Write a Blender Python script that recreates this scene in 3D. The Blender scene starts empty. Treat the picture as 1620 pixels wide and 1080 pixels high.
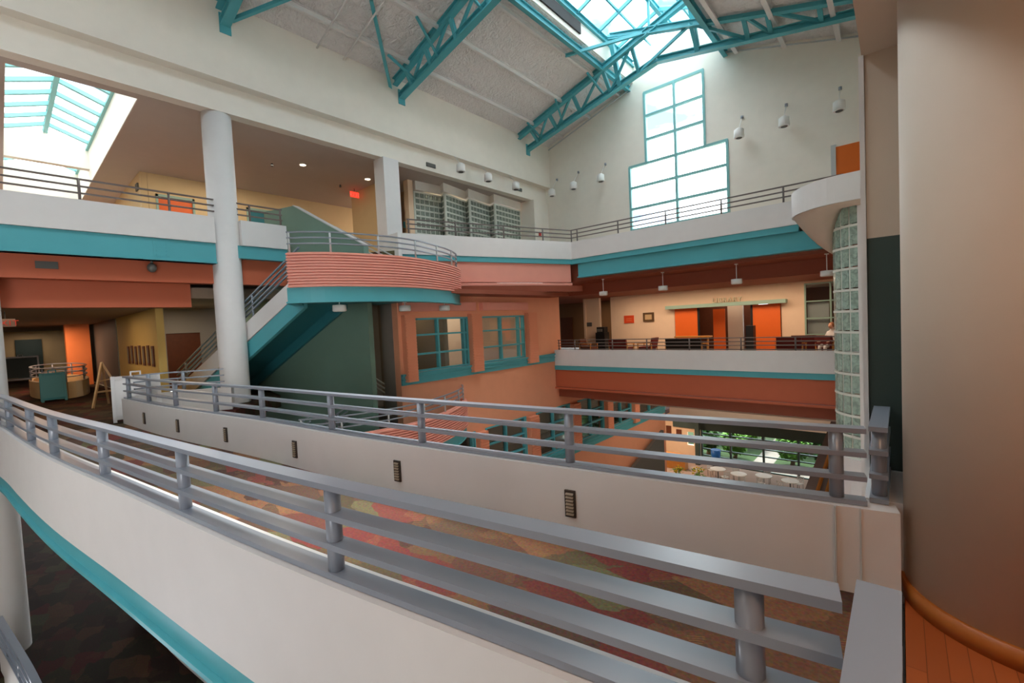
import bpy, bmesh, math, random
from mathutils import Vector, Matrix
random.seed(4)
sc = bpy.context.scene
COL = sc.collection
PI = math.pi

# ------------------------------------------------------------------ camera
cam_d = bpy.data.cameras.new('camera')
cam = bpy.data.objects.new('camera', cam_d)
COL.objects.link(cam)
cam_d.sensor_width = 36.0
cam_d.lens = 706.2 / 1620 * 36
cam_d.clip_start = 0.02
cam_d.clip_end = 300
R = Matrix(((0.75371505, 0.00930512, 0.65713548),
            (0.65547341, 0.061817, -0.75268404),
            (-0.04762597, 0.99804412, 0.04049315)))
cam.matrix_world = Matrix.Translation((0, 0, 1.88)) @ R.to_4x4()
sc.camera = cam

# ------------------------------------------------------------------ sky, sun, exposure
SKY_STRENGTH = 6.0
EXPOSURE = 0.7
w = bpy.data.worlds.new('sky')
sc.world = w
w.use_nodes = True
nt = w.node_tree
nt.nodes.clear()
n_out = nt.nodes.new('ShaderNodeOutputWorld')
n_bg = nt.nodes.new('ShaderNodeBackground')
n_tc = nt.nodes.new('ShaderNodeTexCoord')
n_map = nt.nodes.new('ShaderNodeMapping')
n_map.inputs['Scale'].default_value = (1.0, 1.0, 2.6)
n_noise = nt.nodes.new('ShaderNodeTexNoise')
n_noise.inputs['Scale'].default_value = 3.2
n_noise.inputs['Detail'].default_value = 6
n_ramp = nt.nodes.new('ShaderNodeValToRGB')
n_ramp.color_ramp.elements[0].position = 0.40
n_ramp.color_ramp.elements[0].color = (0.10, 0.15, 0.23, 1)
n_ramp.color_ramp.elements[1].position = 0.56
n_ramp.color_ramp.elements[1].color = (1.0, 1.0, 1.0, 1)
nt.links.new(n_tc.outputs['Generated'], n_map.inputs['Vector'])
nt.links.new(n_map.outputs['Vector'], n_noise.inputs['Vector'])
nt.links.new(n_noise.outputs['Fac'], n_ramp.inputs['Fac'])
nt.links.new(n_ramp.outputs['Color'], n_bg.inputs['Color'])
n_bg.inputs['Strength'].default_value = SKY_STRENGTH
nt.links.new(n_bg.outputs['Background'], n_out.inputs['Surface'])

sun_d = bpy.data.lights.new('sun', 'SUN')
sun_d.energy = 5.0
sun_d.angle = math.radians(12)
sun_d.color = (1.0, 0.93, 0.84)
sun = bpy.data.objects.new('sun', sun_d)
sun.rotation_euler = (math.radians(-14), math.radians(-12), 0)
COL.objects.link(sun)

sc.view_settings.view_transform = 'Standard'
sc.view_settings.look = 'None'
sc.view_settings.gamma = 1
sc.view_settings.use_curve_mapping = False
sc.view_settings.exposure = EXPOSURE
sc.cycles.max_bounces = 10
sc.cycles.diffuse_bounces = 6
sc.cycles.transparent_max_bounces = 16
sc.cycles.sample_clamp_indirect = 6


# ------------------------------------------------------------------ materials
def lin(c):
    return tuple(((v / 255) / 12.92 if v / 255 <= 0.04045 else ((v / 255 + 0.055) / 1.055) ** 2.4) for v in c)


MATS = {}


def mat(name, rgb, rough=0.6, metal=0.0, var=0.04, scale=3.0, bump=0.0, bscale=60.0, emit=None, spec=0.4):
    """plain painted or plain stuff with slight procedural variation; rgb in sRGB 0-255"""
    if name in MATS:
        return MATS[name]
    m = bpy.data.materials.new(name)
    m.use_nodes = True
    t = m.node_tree
    b = t.nodes['Principled BSDF']
    c = lin(rgb)
    b.inputs['Roughness'].default_value = rough
    b.inputs['Metallic'].default_value = metal
    b.inputs['Specular IOR Level'].default_value = spec
    tc = t.nodes.new('ShaderNodeTexCoord')
    nz = t.nodes.new('ShaderNodeTexNoise')
    nz.inputs['Scale'].default_value = scale
    nz.inputs['Detail'].default_value = 3
    t.links.new(tc.outputs['Object'], nz.inputs['Vector'])
    mx = t.nodes.new('ShaderNodeMix')
    mx.data_type = 'RGBA'
    mx.inputs['A'].default_value = (*[v * (1 - var) for v in c], 1)
    mx.inputs['B'].default_value = (*[min(1, v * (1 + var)) for v in c], 1)
    t.links.new(nz.outputs['Fac'], mx.inputs['Factor'])
    t.links.new(mx.outputs['Result'], b.inputs['Base Color'])
    if bump:
        n2 = t.nodes.new('ShaderNodeTexNoise')
        n2.inputs['Scale'].default_value = bscale
        t.links.new(tc.outputs['Object'], n2.inputs['Vector'])
        bp = t.nodes.new('ShaderNodeBump')
        bp.inputs['Strength'].default_value = bump
        bp.inputs['Distance'].default_value = 0.02
        t.links.new(n2.outputs['Fac'], bp.inputs['Height'])
        t.links.new(bp.outputs['Normal'], b.inputs['Normal'])
    if emit:
        b.inputs['Emission Color'].default_value = (*lin(emit[0]), 1)
        b.inputs['Emission Strength'].default_value = emit[1]
    MATS[name] = m
    return m


WHITE = mat('white paint', (226, 224, 222), 0.6)
CREAM = mat('cream wall paint', (240, 234, 222), 0.65)
TAUPE = mat('taupe wall paint', (212, 196, 178), 0.6)
WARM = mat('warm peach wall paint', (238, 208, 176), 0.6)
TAN = mat('tan wall paint', (214, 186, 138), 0.65)
YELLOW = mat('ochre wall paint', (205, 170, 95), 0.65)
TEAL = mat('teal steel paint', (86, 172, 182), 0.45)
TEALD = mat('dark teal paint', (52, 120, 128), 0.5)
SALW = mat('salmon wall paint', (238, 166, 130), 0.6)
SALMON = mat('salmon paint', (238, 164, 146), 0.6)
ORANGE_SHADE = mat('shade-darkened terracotta', (150, 80, 58), 0.65)  # terracotta darkened in its colour for the shade under soffits
ORANGE = mat('terracotta paint', (192, 100, 68), 0.6)
DOORO = mat('orange laminate', (232, 104, 30), 0.5)
GREEN = mat('sage green wall paint', (112, 142, 128), 0.6)
DGREEN = mat('dark green wall paint', (62, 78, 74), 0.55)
PALEG = mat('pale green paint', (150, 178, 160), 0.55)
RAIL = mat('blue grey rail paint', (138, 146, 158), 0.28, 0.0, 0.05, spec=0.9)
RAILW = mat('pale rail paint', (196, 200, 200), 0.45)
GREYW = mat('grey wall paint', (150, 146, 140), 0.6)
DKGREY = mat('dark grey wall paint', (92, 92, 88), 0.6)
DARK = mat('dark metal', (28, 27, 26), 0.6)  # plain near-black metal
BLACK = mat('black plastic', (18, 18, 20), 0.5)
BROWND = mat('dark brown wood', (98, 52, 30), 0.5, var=0.2, scale=8)
WOODB = mat('stained wood base', (178, 104, 42), 0.4, var=0.15, scale=5)
WOOD = mat('honey wood', (196, 132, 62), 0.4, var=0.18, scale=6)
MAROON = mat('maroon upholstery', (110, 40, 34), 0.8)
CEILT = mat('ceiling paint', (196, 184, 176), 0.7)
LAMPW = mat('white enamel lamp', (235, 235, 232), 0.4)
LAMPG = mat('lamp glow', (255, 240, 215), 0.4, emit=((255, 232, 200), 6.0))
REDS = mat('red enamel', (200, 40, 30), 0.45)
EXITR = mat('red exit letters', (190, 60, 45), 0.5)
PALET = mat('pale teal frame', (132, 190, 190), 0.5)
MORTAR = mat('white mortar', (222, 226, 216), 0.7)
BLUE = mat('blue plastic', (30, 105, 190), 0.4)
SILVER = mat('brushed silver letters', (226, 214, 182), 0.35, 0.3)
SKIN = mat('skin', (214, 160, 130), 0.55)
HAIR = mat('auburn hair', (140, 84, 48), 0.7)
SHIRT = mat('white shirt cloth', (222, 214, 208), 0.8)
LEAF = mat('green leaves', (92, 140, 50), 0.6, var=0.5, scale=14)
LEAFD = mat('dark green leaves', (46, 84, 36), 0.6, var=0.4, scale=14)
PETAL = mat('yellow petals', (230, 200, 40), 0.6)
BARK = mat('bark', (96, 76, 58), 0.8)
POT = mat('clay pot', (176, 104, 70), 0.7)
STONE = mat('pale cafe paving', (168, 146, 132), 0.8)
PAPER = mat('white paper mount', (232, 228, 216), 0.8)
BROWNL = mat('lobby floor border', (84, 66, 54), 0.8)


def glassy(name, tint, rough=0.05, fac=0.85):
    m = bpy.data.materials.new(name)
    m.use_nodes = True
    t = m.node_tree
    t.nodes.clear()
    o = t.nodes.new('ShaderNodeOutputMaterial')
    tr = t.nodes.new('ShaderNodeBsdfTransparent')
    tr.inputs['Color'].default_value = (*tint, 1)
    gl = t.nodes.new('ShaderNodeBsdfGlossy')
    gl.inputs['Roughness'].default_value = rough
    fr = t.nodes.new('ShaderNodeFresnel')
    fr.inputs['IOR'].default_value = 1.45
    ma = t.nodes.new('ShaderNodeMath')
    ma.operation = 'MULTIPLY'
    ma.inputs[1].default_value = fac
    mx = t.nodes.new('ShaderNodeMixShader')
    t.links.new(fr.outputs['Fac'], ma.inputs[0])
    t.links.new(ma.outputs[0], mx.inputs[0])
    t.links.new(tr.outputs[0], mx.inputs[1])
    t.links.new(gl.outputs[0], mx.inputs[2])
    t.links.new(mx.outputs[0], o.inputs['Surface'])
    return m


GLASS = glassy('clear glass', (0.93, 0.97, 0.97), 0.05, 0.3)
SKYG = glassy('skylight glass', (0.94, 0.98, 1.0), 0.2, 0.4)


def glassblock(name, c, tr_amt):
    """wavy glass block: greenish, part see-through, part frosted"""
    m = bpy.data.materials.new(name)
    m.use_nodes = True
    t = m.node_tree
    b = t.nodes['Principled BSDF']
    tc = t.nodes.new('ShaderNodeTexCoord')
    nz = t.nodes.new('ShaderNodeTexNoise')
    nz.inputs['Scale'].default_value = 7
    nz.inputs['Detail'].default_value = 4
    nz.inputs['Distortion'].default_value = 1.2
    t.links.new(tc.outputs['Object'], nz.inputs['Vector'])
    r = t.nodes.new('ShaderNodeValToRGB')
    r.color_ramp.elements[0].position = 0.35
    r.color_ramp.elements[0].color = (*[v * 0.72 for v in lin(c)], 1)
    r.color_ramp.elements[1].position = 0.62
    r.color_ramp.elements[1].color = (*[min(1, v * 1.25) for v in lin(c)], 1)
    t.links.new(nz.outputs['Fac'], r.inputs['Fac'])
    t.links.new(r.outputs['Color'], b.inputs['Base Color'])
    b.inputs['Roughness'].default_value = 0.12
    b.inputs['Transmission Weight'].default_value = tr_amt
    b.inputs['IOR'].default_value = 1.2
    bp = t.nodes.new('ShaderNodeBump')
    bp.inputs['Strength'].default_value = 0.6
    bp.inputs['Distance'].default_value = 0.03
    t.links.new(nz.outputs['Fac'], bp.inputs['Height'])
    t.links.new(bp.outputs['Normal'], b.inputs['Normal'])
    return m


BLOCKG = glassblock('green glass block', (176, 200, 186), 0.25)
BLOCKW = glassblock('grey glass block', (140, 150, 138), 0.15)


def carpet(name, gain):
    m = bpy.data.materials.new(name)
    m.use_nodes = True
    t = m.node_tree
    b = t.nodes['Principled BSDF']
    b.inputs['Roughness'].default_value = 0.95
    b.inputs['Specular IOR Level'].default_value = 0.1
    tc = t.nodes.new('ShaderNodeTexCoord')
    mp = t.nodes.new('ShaderNodeMapping')
    mp.inputs['Rotation'].default_value = (0, 0, 0.5)
    mp.inputs['Scale'].default_value = (1.0, 1.9, 1)
    t.links.new(tc.outputs['Object'], mp.inputs['Vector'])
    nzw = t.nodes.new('ShaderNodeTexNoise')
    nzw.inputs['Scale'].default_value = 2.0
    nzw.inputs['Detail'].default_value = 3
    t.links.new(mp.outputs['Vector'], nzw.inputs['Vector'])
    mixv = t.nodes.new('ShaderNodeMix')
    mixv.data_type = 'RGBA'
    mixv.blend_type = 'LINEAR_LIGHT'
    mixv.inputs['Factor'].default_value = 0.16
    t.links.new(mp.outputs['Vector'], mixv.inputs['A'])
    t.links.new(nzw.outputs['Color'], mixv.inputs['B'])
    vo = t.nodes.new('ShaderNodeTexVoronoi')
    vo.distance = 'CHEBYCHEV'
    vo.inputs['Scale'].default_value = 1.5
    vo.inputs['Randomness'].default_value = 0.9
    t.links.new(mixv.outputs['Result'], vo.inputs['Vector'])
    sep = t.nodes.new('ShaderNodeSeparateColor')
    t.links.new(vo.outputs['Color'], sep.inputs['Color'])
    r = t.nodes.new('ShaderNodeValToRGB')
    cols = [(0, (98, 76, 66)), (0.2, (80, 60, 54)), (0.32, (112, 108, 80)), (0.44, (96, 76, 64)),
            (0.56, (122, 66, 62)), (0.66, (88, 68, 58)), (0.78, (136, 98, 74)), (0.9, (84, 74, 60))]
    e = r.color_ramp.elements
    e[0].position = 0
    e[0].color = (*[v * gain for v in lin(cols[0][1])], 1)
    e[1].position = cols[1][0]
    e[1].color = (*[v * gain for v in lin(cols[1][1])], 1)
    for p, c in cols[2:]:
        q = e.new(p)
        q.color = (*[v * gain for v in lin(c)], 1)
    t.links.new(sep.outputs['Red'], r.inputs['Fac'])
    # fine slanting tan strokes
    wv = t.nodes.new('ShaderNodeTexWave')
    wv.inputs['Scale'].default_value = 16
    wv.inputs['Distortion'].default_value = 2.0
    mp2 = t.nodes.new('ShaderNodeMapping')
    mp2.inputs['Rotation'].default_value = (0, 0, 1.0)
    t.links.new(tc.outputs['Object'], mp2.inputs['Vector'])
    t.links.new(mp2.outputs['Vector'], wv.inputs['Vector'])
    nz3 = t.nodes.new('ShaderNodeTexNoise')
    nz3.inputs['Scale'].default_value = 2.4
    t.links.new(tc.outputs['Object'], nz3.inputs['Vector'])
    g1 = t.nodes.new('ShaderNodeMath')
    g1.operation = 'GREATER_THAN'
    g1.inputs[1].default_value = 0.86
    t.links.new(wv.outputs['Fac'], g1.inputs[0])
    g2 = t.nodes.new('ShaderNodeMath')
    g2.operation = 'GREATER_THAN'
    g2.inputs[1].default_value = 0.6
    t.links.new(nz3.outputs['Fac'], g2.inputs[0])
    g3 = t.nodes.new('ShaderNodeMath')
    g3.operation = 'MULTIPLY'
    t.links.new(g1.outputs[0], g3.inputs[0])
    t.links.new(g2.outputs[0], g3.inputs[1])
    g4 = t.nodes.new('ShaderNodeMath')
    g4.operation = 'MULTIPLY'
    g4.inputs[1].default_value = 0.4
    t.links.new(g3.outputs[0], g4.inputs[0])
    mx = t.nodes.new('ShaderNodeMix')
    mx.data_type = 'RGBA'
    t.links.new(g4.outputs[0], mx.inputs['Factor'])
    t.links.new(r.outputs['Color'], mx.inputs['A'])
    mx.inputs['B'].default_value = (*[v * gain for v in lin((176, 144, 96))], 1)
    nf = t.nodes.new('ShaderNodeTexNoise')
    nf.inputs['Scale'].default_value = 45
    t.links.new(tc.outputs['Object'], nf.inputs['Vector'])
    m3 = t.nodes.new('ShaderNodeMix')
    m3.data_type = 'RGBA'
    m3.blend_type = 'OVERLAY'
    m3.inputs['Factor'].default_value = 0.6
    t.links.new(mx.outputs['Result'], m3.inputs['A'])
    t.links.new(nf.outputs['Color'], m3.inputs['B'])
    t.links.new(m3.outputs['Result'], b.inputs['Base Color'])
    return m


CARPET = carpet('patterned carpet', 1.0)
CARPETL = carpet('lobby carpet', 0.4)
CARPETD = carpet('shade-darkened carpet', 0.22)  # same carpet, shade of the lower levels darkened into its colour


def planks():
    m = bpy.data.materials.new('wood planks')
    m.use_nodes = True
    t = m.node_tree
    b = t.nodes['Principled BSDF']
    b.inputs['Roughness'].default_value = 0.35
    tc = t.nodes.new('ShaderNodeTexCoord')
    mp = t.nodes.new('ShaderNodeMapping')
    mp.inputs['Rotation'].default_value = (0, 0, PI / 2)
    t.links.new(tc.outputs['Object'], mp.inputs['Vector'])
    br = t.nodes.new('ShaderNodeTexBrick')
    br.inputs['Scale'].default_value = 1
    br.inputs['Brick Width'].default_value = 1.2
    br.inputs['Row Height'].default_value = 0.085
    br.inputs['Mortar Size'].default_value = 0.002
    br.inputs['Color1'].default_value = (*lin((176, 92, 46)), 1)
    br.inputs['Color2'].default_value = (*lin((164, 84, 42)), 1)
    br.inputs['Mortar'].default_value = (*lin((120, 60, 30)), 1)
    t.links.new(mp.outputs['Vector'], br.inputs['Vector'])
    t.links.new(br.outputs['Color'], b.inputs['Base Color'])
    return m


PLANK = planks()


def roofmat():
    m = bpy.data.materials.new('wrinkled roof blanket')
    m.use_nodes = True
    t = m.node_tree
    b = t.nodes['Principled BSDF']
    b.inputs['Roughness'].default_value = 0.45
    b.inputs['Base Color'].default_value = (*lin((240, 236, 234)), 1)
    tc = t.nodes.new('ShaderNodeTexCoord')
    nz = t.nodes.new('ShaderNodeTexNoise')
    nz.inputs['Scale'].default_value = 5
    nz.inputs['Detail'].default_value = 8
    nz.inputs['Distortion'].default_value = 1.5
    t.links.new(tc.outputs['Object'], nz.inputs['Vector'])
    bp = t.nodes.new('ShaderNodeBump')
    bp.inputs['Strength'].default_value = 1.0
    bp.inputs['Distance'].default_value = 0.15
    t.links.new(nz.outputs['Fac'], bp.inputs['Height'])
    t.links.new(bp.outputs['Normal'], b.inputs['Normal'])
    return m


ROOF = roofmat()


# ------------------------------------------------------------------ mesh helpers
class MB:
    def __init__(self):
        self.v = []
        self.f = []
        self.smooth = set()

    def add(self, vs, fs, smooth=False):
        n = len(self.v)
        self.v += [tuple(p) for p in vs]
        for f in fs:
            if smooth:
                self.smooth.add(len(self.f))
            self.f.append([i + n for i in f])
        return self

    def box(self, x0, y0, z0, x1, y1, z1):
        x0, x1 = min(x0, x1), max(x0, x1)
        y0, y1 = min(y0, y1), max(y0, y1)
        z0, z1 = min(z0, z1), max(z0, z1)
        return self.add([(x0, y0, z0), (x1, y0, z0), (x1, y1, z0), (x0, y1, z0), (x0, y0, z1), (x1, y0, z1), (x1, y1, z1), (x0, y1, z1)],
                        [(0, 3, 2, 1), (4, 5, 6, 7), (0, 1, 5, 4), (1, 2, 6, 5), (2, 3, 7, 6), (3, 0, 4, 7)])

    def prism(self, poly, z0, z1):
        n = len(poly)
        a = sum(poly[i][0] * poly[(i + 1) % n][1] - poly[(i + 1) % n][0] * poly[i][1] for i in range(n))
        if a < 0:
            poly = poly[::-1]
        vs = [(p[0], p[1], z0) for p in poly] + [(p[0], p[1], z1) for p in poly]
        fs = [tuple(range(n))[::-1], tuple(range(n, 2 * n))] + [(i, (i + 1) % n, n + (i + 1) % n, n + i) for i in range(n)]
        return self.add(vs, fs)

    def bar(self, p0, p1, w, h, up=(0, 0, 1)):
        """rectangular bar from p0 to p1, w sideways, h along up"""
        p0, p1 = Vector(p0), Vector(p1)
        d = (p1 - p0).normalized()
        u = Vector(up)
        s = d.cross(u)
        if s.length < 1e-4:
            u = Vector((0, 1, 0))
            s = d.cross(u)
        s.normalize()
        u = s.cross(d).normalized()
        vs = []
        for p in (p0, p1):
            for a, b in ((-1, -1), (1, -1), (1, 1), (-1, 1)):
                vs.append(p + s * (a * w / 2) + u * (b * h / 2))
        return self.add(vs, [(0, 1, 2, 3), (7, 6, 5, 4), (0, 4, 5, 1), (1, 5, 6, 2), (2, 6, 7, 3), (3, 7, 4, 0)])

    def ibeam(self, p0, p1, w, h, t, up=(0, 0, 1)):
        p0, p1 = Vector(p0), Vector(p1)
        d = (p1 - p0).normalized()
        s = d.cross(Vector(up)).normalized()
        u = s.cross(d).normalized()
        o = u * (h / 2 - t / 2)
        self.bar(p0 + o, p1 + o, w, t, up)
        self.bar(p0 - o, p1 - o, w, t, up)
        self.bar(p0, p1, t, h - 2 * t, up)
        return self

    def tube(self, p0, p1, r, n=10, r2=None, caps=True):
        p0, p1 = Vector(p0), Vector(p1)
        r2 = r if r2 is None else r2
        d = (p1 - p0).normalized()
        u = Vector((0, 0, 1)) if abs(d.z) < 0.9 else Vector((1, 0, 0))
        s = d.cross(u).normalized()
        u = s.cross(d)
        vs = []
        for p, rr in ((p0, r), (p1, r2)):
            for i in range(n):
                a = 2 * PI * i / n
                vs.append(p + s * math.cos(a) * rr + u * math.sin(a) * rr)
        self.add(vs, [(i, n + i, n + (i + 1) % n, (i + 1) % n) for i in range(n)], True)
        if caps:
            k = len(self.v) - 2 * n
            self.f.append([k + i for i in range(n)])
            self.f.append([k + n + i for i in range(n)][::-1])
        return self

    def lathe(self, c, prof, n=24):
        """profile of (radius, z) revolved about vertical axis at c"""
        k = len(self.v)
        for r, z in prof:
            for i in range(n):
                a = 2 * PI * i / n
                self.v.append((c[0] + r * math.cos(a), c[1] + r * math.sin(a), c[2] + z))
        for j in range(len(prof) - 1):
            for i in range(n):
                self.smooth.add(len(self.f))
                self.f.append([k + j * n + i, k + j * n + (i + 1) % n, k + (j + 1) * n + (i + 1) % n, k + (j + 1) * n + i])
        self.f.append([k + i for i in range(n)][::-1])
        self.f.append([k + (len(prof) - 1) * n + i for i in range(n)])
        return self

    def ball(self, c, rx, ry, rz, n=12, m=8):
        prof = []
        k = len(self.v)
        for j in range(m + 1):
            t = -PI / 2 + PI * j / m
            cr = max(math.cos(t), 0.02)
            for i in range(n):
                a = 2 * PI * i / n
                self.v.append((c[0] + rx * cr * math.cos(a), c[1] + ry * cr * math.sin(a), c[2] + rz * math.sin(t)))
        for j in range(m):
            for i in range(n):
                self.smooth.add(len(self.f))
                self.f.append([k + j * n + i, k + j * n + (i + 1) % n, k + (j + 1) * n + (i + 1) % n, k + (j + 1) * n + i])
        self.f.append([k + i for i in range(n)][::-1])
        self.f.append([k + m * n + i for i in range(n)])
        return self

    def ribbon(self, path, o0, o1, z0, z1):
        """strip following a plan polyline between side offsets o0..o1 (left positive); z0,z1 number or list"""
        n = len(path)
        P = [Vector((p[0], p[1])) for p in path]
        Z0 = z0 if isinstance(z0, (list, tuple)) else [z0] * n
        Z1 = z1 if isinstance(z1, (list, tuple)) else [z1] * n
        vs = []
        for i in range(n):
            if i == 0:
                d = (P[1] - P[0]).normalized()
                nn = Vector((-d.y, d.x))
            elif i == n - 1:
                d = (P[-1] - P[-2]).normalized()
                nn = Vector((-d.y, d.x))
            else:
                a = (P[i] - P[i - 1]).normalized()
                b = (P[i + 1] - P[i]).normalized()
                na = Vector((-a.y, a.x))
                nb = Vector((-b.y, b.x))
                nn = (na + nb)
                nn = nn / max(0.3, nn.dot(na))
            q0 = P[i] + nn * o0
            q1 = P[i] + nn * o1
            vs += [(q0.x, q0.y, Z0[i]), (q1.x, q1.y, Z0[i]), (q1.x, q1.y, Z1[i]), (q0.x, q0.y, Z1[i])]
        fs = [(0, 1, 2, 3), tuple(4 * (n - 1) + k for k in (3, 2, 1, 0))]
        for i in range(n - 1):
            a = 4 * i
            b = a + 4
            for k in range(4):
                fs.append((a + k, b + k, b + (k + 1) % 4, a + (k + 1) % 4))
        return self.add(vs, fs)

    def build(self, name, m, parent=None, world=True):
        off = Vector(parent.matrix_world.translation) if (parent and world) else Vector((0, 0, 0))
        if parent and world:
            off = wloc(parent)
        me = bpy.data.meshes.new(name)
        me.from_pydata([tuple(Vector(p) - off) for p in self.v], [], self.f)
        me.materials.append(m)
        for i in self.smooth:
            if i < len(me.polygons):
                me.polygons[i].use_smooth = True
        bm = bmesh.new()
        bm.from_mesh(me)
        bmesh.ops.recalc_face_normals(bm, faces=bm.faces)
        bm.to_mesh(me)
        bm.free()
        o = bpy.data.objects.new(name, me)
        COL.objects.link(o)
        if parent:
            o.parent = parent
        return o


def wloc(o):
    v = Vector(o.location)
    while o.parent:
        o = o.parent
        v += Vector(o.location)
    return v


def struct(name, mb, m, parent=None):
    o = mb.build(name, m, parent)
    if not parent:
        o['kind'] = 'structure'
    return o


def setp(o, label, cat, group=None):
    o['label'] = label
    o['category'] = cat
    if group:
        o['group'] = group
    return o


def thing(name, label, cat, loc, group=None, rz=0):
    o = bpy.data.objects.new(name, None)
    o.empty_display_size = 0.1
    COL.objects.link(o)
    o.location = loc
    o.rotation_euler = (0, 0, rz)
    return setp(o, label, cat, group)


def solo(name, mb, m, label, cat, group=None):
    return setp(mb.build(name, m), label, cat, group)


def dup(root, loc, rz=None, label=None, group=None, sc_=None):
    r = root.copy()
    COL.objects.link(r)
    r.location = loc
    if rz is not None:
        r.rotation_euler = (0, 0, rz)
    if label:
        r['label'] = label
    if group:
        r['group'] = group
    if sc_:
        r.scale = sc_
    for ch in list(root.children):
        c = ch.copy()
        COL.objects.link(c)
        c.parent = r
        for g in list(ch.children):
            d = g.copy()
            COL.objects.link(d)
            d.parent = c
    return r


def smoothpath(pts, k=6):
    """Catmull-Rom through plan points"""
    P = [Vector(p) for p in pts]
    P = [P[0] * 2 - P[1]] + P + [P[-1] * 2 - P[-2]]
    out = []
    for i in range(1, len(P) - 2):
        for j in range(k):
            t = j / k
            a, b, c, d = P[i - 1], P[i], P[i + 1], P[i + 2]
            out.append(0.5 * ((2 * b) + (-a + c) * t + (2 * a - 5 * b + 4 * c - d) * t * t + (-a + 3 * b - 3 * c + d) * t ** 3))
    out.append(P[-2])
    return [tuple(p) for p in out]


def along(path, dists):
    """points at given arc lengths"""
    out = []
    for D in dists:
        s = 0
        for a, b in zip(path, path[1:]):
            L = math.hypot(b[0] - a[0], b[1] - a[1])
            if s + L >= D - 1e-6:
                t = (D - s) / L
                out.append((a[0] + (b[0] - a[0]) * t, a[1] + (b[1] - a[1]) * t))
                break
            s += L
        else:
            out.append(path[-1])
    return out


def plen(path):
    return sum(math.hypot(b[0] - a[0], b[1] - a[1]) for a, b in zip(path, path[1:]))


def arc(c, r, a0, a1, n):
    return [(c[0] + r * math.cos(math.radians(a0 + (a1 - a0) * i / n)), c[1] + r * math.sin(math.radians(a0 + (a1 - a0) * i / n))) for i in range(n + 1)]


def railing(name, label, path, base, posts, m=RAIL, levels=(0.497, 0.34, 0.18, 0.02), wd=0.1, th=0.032, pr=0.042, group=None, cat='railing'):
    """flat bars on round posts, standing on a parapet whose top is at base; posts = list of plan points"""
    t = thing(name, label, cat, (path[0][0], path[0][1], base), group)
    for k, dz in enumerate(levels):
        MB().ribbon(path, -wd / 2, wd / 2, base + dz - th / 2, base + dz + th / 2).build('rail', m, t)
    for p in posts:
        MB().tube((p[0], p[1], base), (p[0], p[1], base + levels[0]), pr, 12).build('post', m, t)
    return t


# ------------------------------------------------------------------ levels and main plan
PT = 0.573        # parapet top above its floor
UP = 4.6          # upper floor
LOW = -4.6        # lower floor
GND = -9.2        # ground floor
XL, YB = -14.1, 19.4
near = smoothpath([(-13.72, -0.35), (-11.1, -0.01), (-9.66, 0.13), (-8.29, 0.27), (-7.07, 0.42), (-5.56, 0.64), (-4.05, 0.85), (-3.07, 0.99), (-2.21, 1.13), (-1.56, 1.25), (-0.95, 1.36), (-0.47, 1.44), (-0.12, 1.5)])
far = smoothpath([(-13.55, 1.80), (-11.5, 1.98), (-10.2, 2.14), (-8.85, 2.35), (-7.4, 2.56), (-5.6, 2.76), (-4.0, 2.98), (-2.28, 3.26), (-0.3, 3.62), (-0.02, 3.67)])

# bridge deck and its parapets
deck = [(p[0], p[1]) for p in near] + [(-0.12, 3.6)] + [(p[0], p[1] - 0.02) for p in far[::-1][2:]]
struct('floor_bridge', MB().prism(deck, -0.26, 0.0), CARPET)
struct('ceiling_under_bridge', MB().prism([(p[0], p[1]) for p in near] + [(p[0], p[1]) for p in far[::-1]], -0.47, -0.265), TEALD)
struct('wall_bridge_near', MB().ribbon(near, -0.085, 0.115, -0.27, PT), WHITE)
struct('trim_1', MB().ribbon(near, -0.075, 0.1, -0.44, -0.272).ribbon(near, -0.12, 0.12, -0.48, -0.44), TEAL)
struct('wall_bridge_far', MB().ribbon(far, -0.04, 0.14, -0.27, PT), WHITE)
struct('trim_2', MB().ribbon(far, 0.02, 0.13, -0.48, -0.272), TEAL)
farpost = [(-13.25, 1.86), (-11.93, 1.99), (-10.5, 2.15), (-8.92, 2.38), (-7.45, 2.6), (-5.65, 2.8), (-4.03, 3.02), (-2.26, 3.31), (-0.34, 3.66)]
fr = [(p[0], p[1] + 0.05) for p in far if p[0] < -0.32] + [(-0.185, 3.695)]
railing('bridge_railing', 'blue grey four-bar railing along the far parapet of the carpeted bridge', fr, PT, farpost)
npx = (-12.9, -11.9, -10.75, -8.9, -7.6, -5.85, -4.08, -2.3, -0.36)
npost = [(x, next(a[1] + (b[1] - a[1]) * (x - a[0]) / (b[0] - a[0]) for a, b in zip(near, near[1:]) if a[0] <= x <= b[0])) for x in npx]
nr = [(p[0], p[1]) for p in near if p[0] < -0.25] + [(-0.135, 1.497)]
railing('bridge_railing', 'blue grey four-bar railing nearest the camera on the near bridge parapet', nr, PT, npost)

# end of the far parapet and the little return rail running to the dark green wall
struct('wall_gallery_north', MB().box(-0.2, 3.83, -0.3, 0.0, 4.58, PT), WHITE)
railing('return_railing', 'short four-bar grey railing running from the bridge to the dark green wall', [(-0.12, 3.74), (-0.12, 4.55)], PT, [(-0.12, 3.83), (-0.12, 4.42)])
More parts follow.
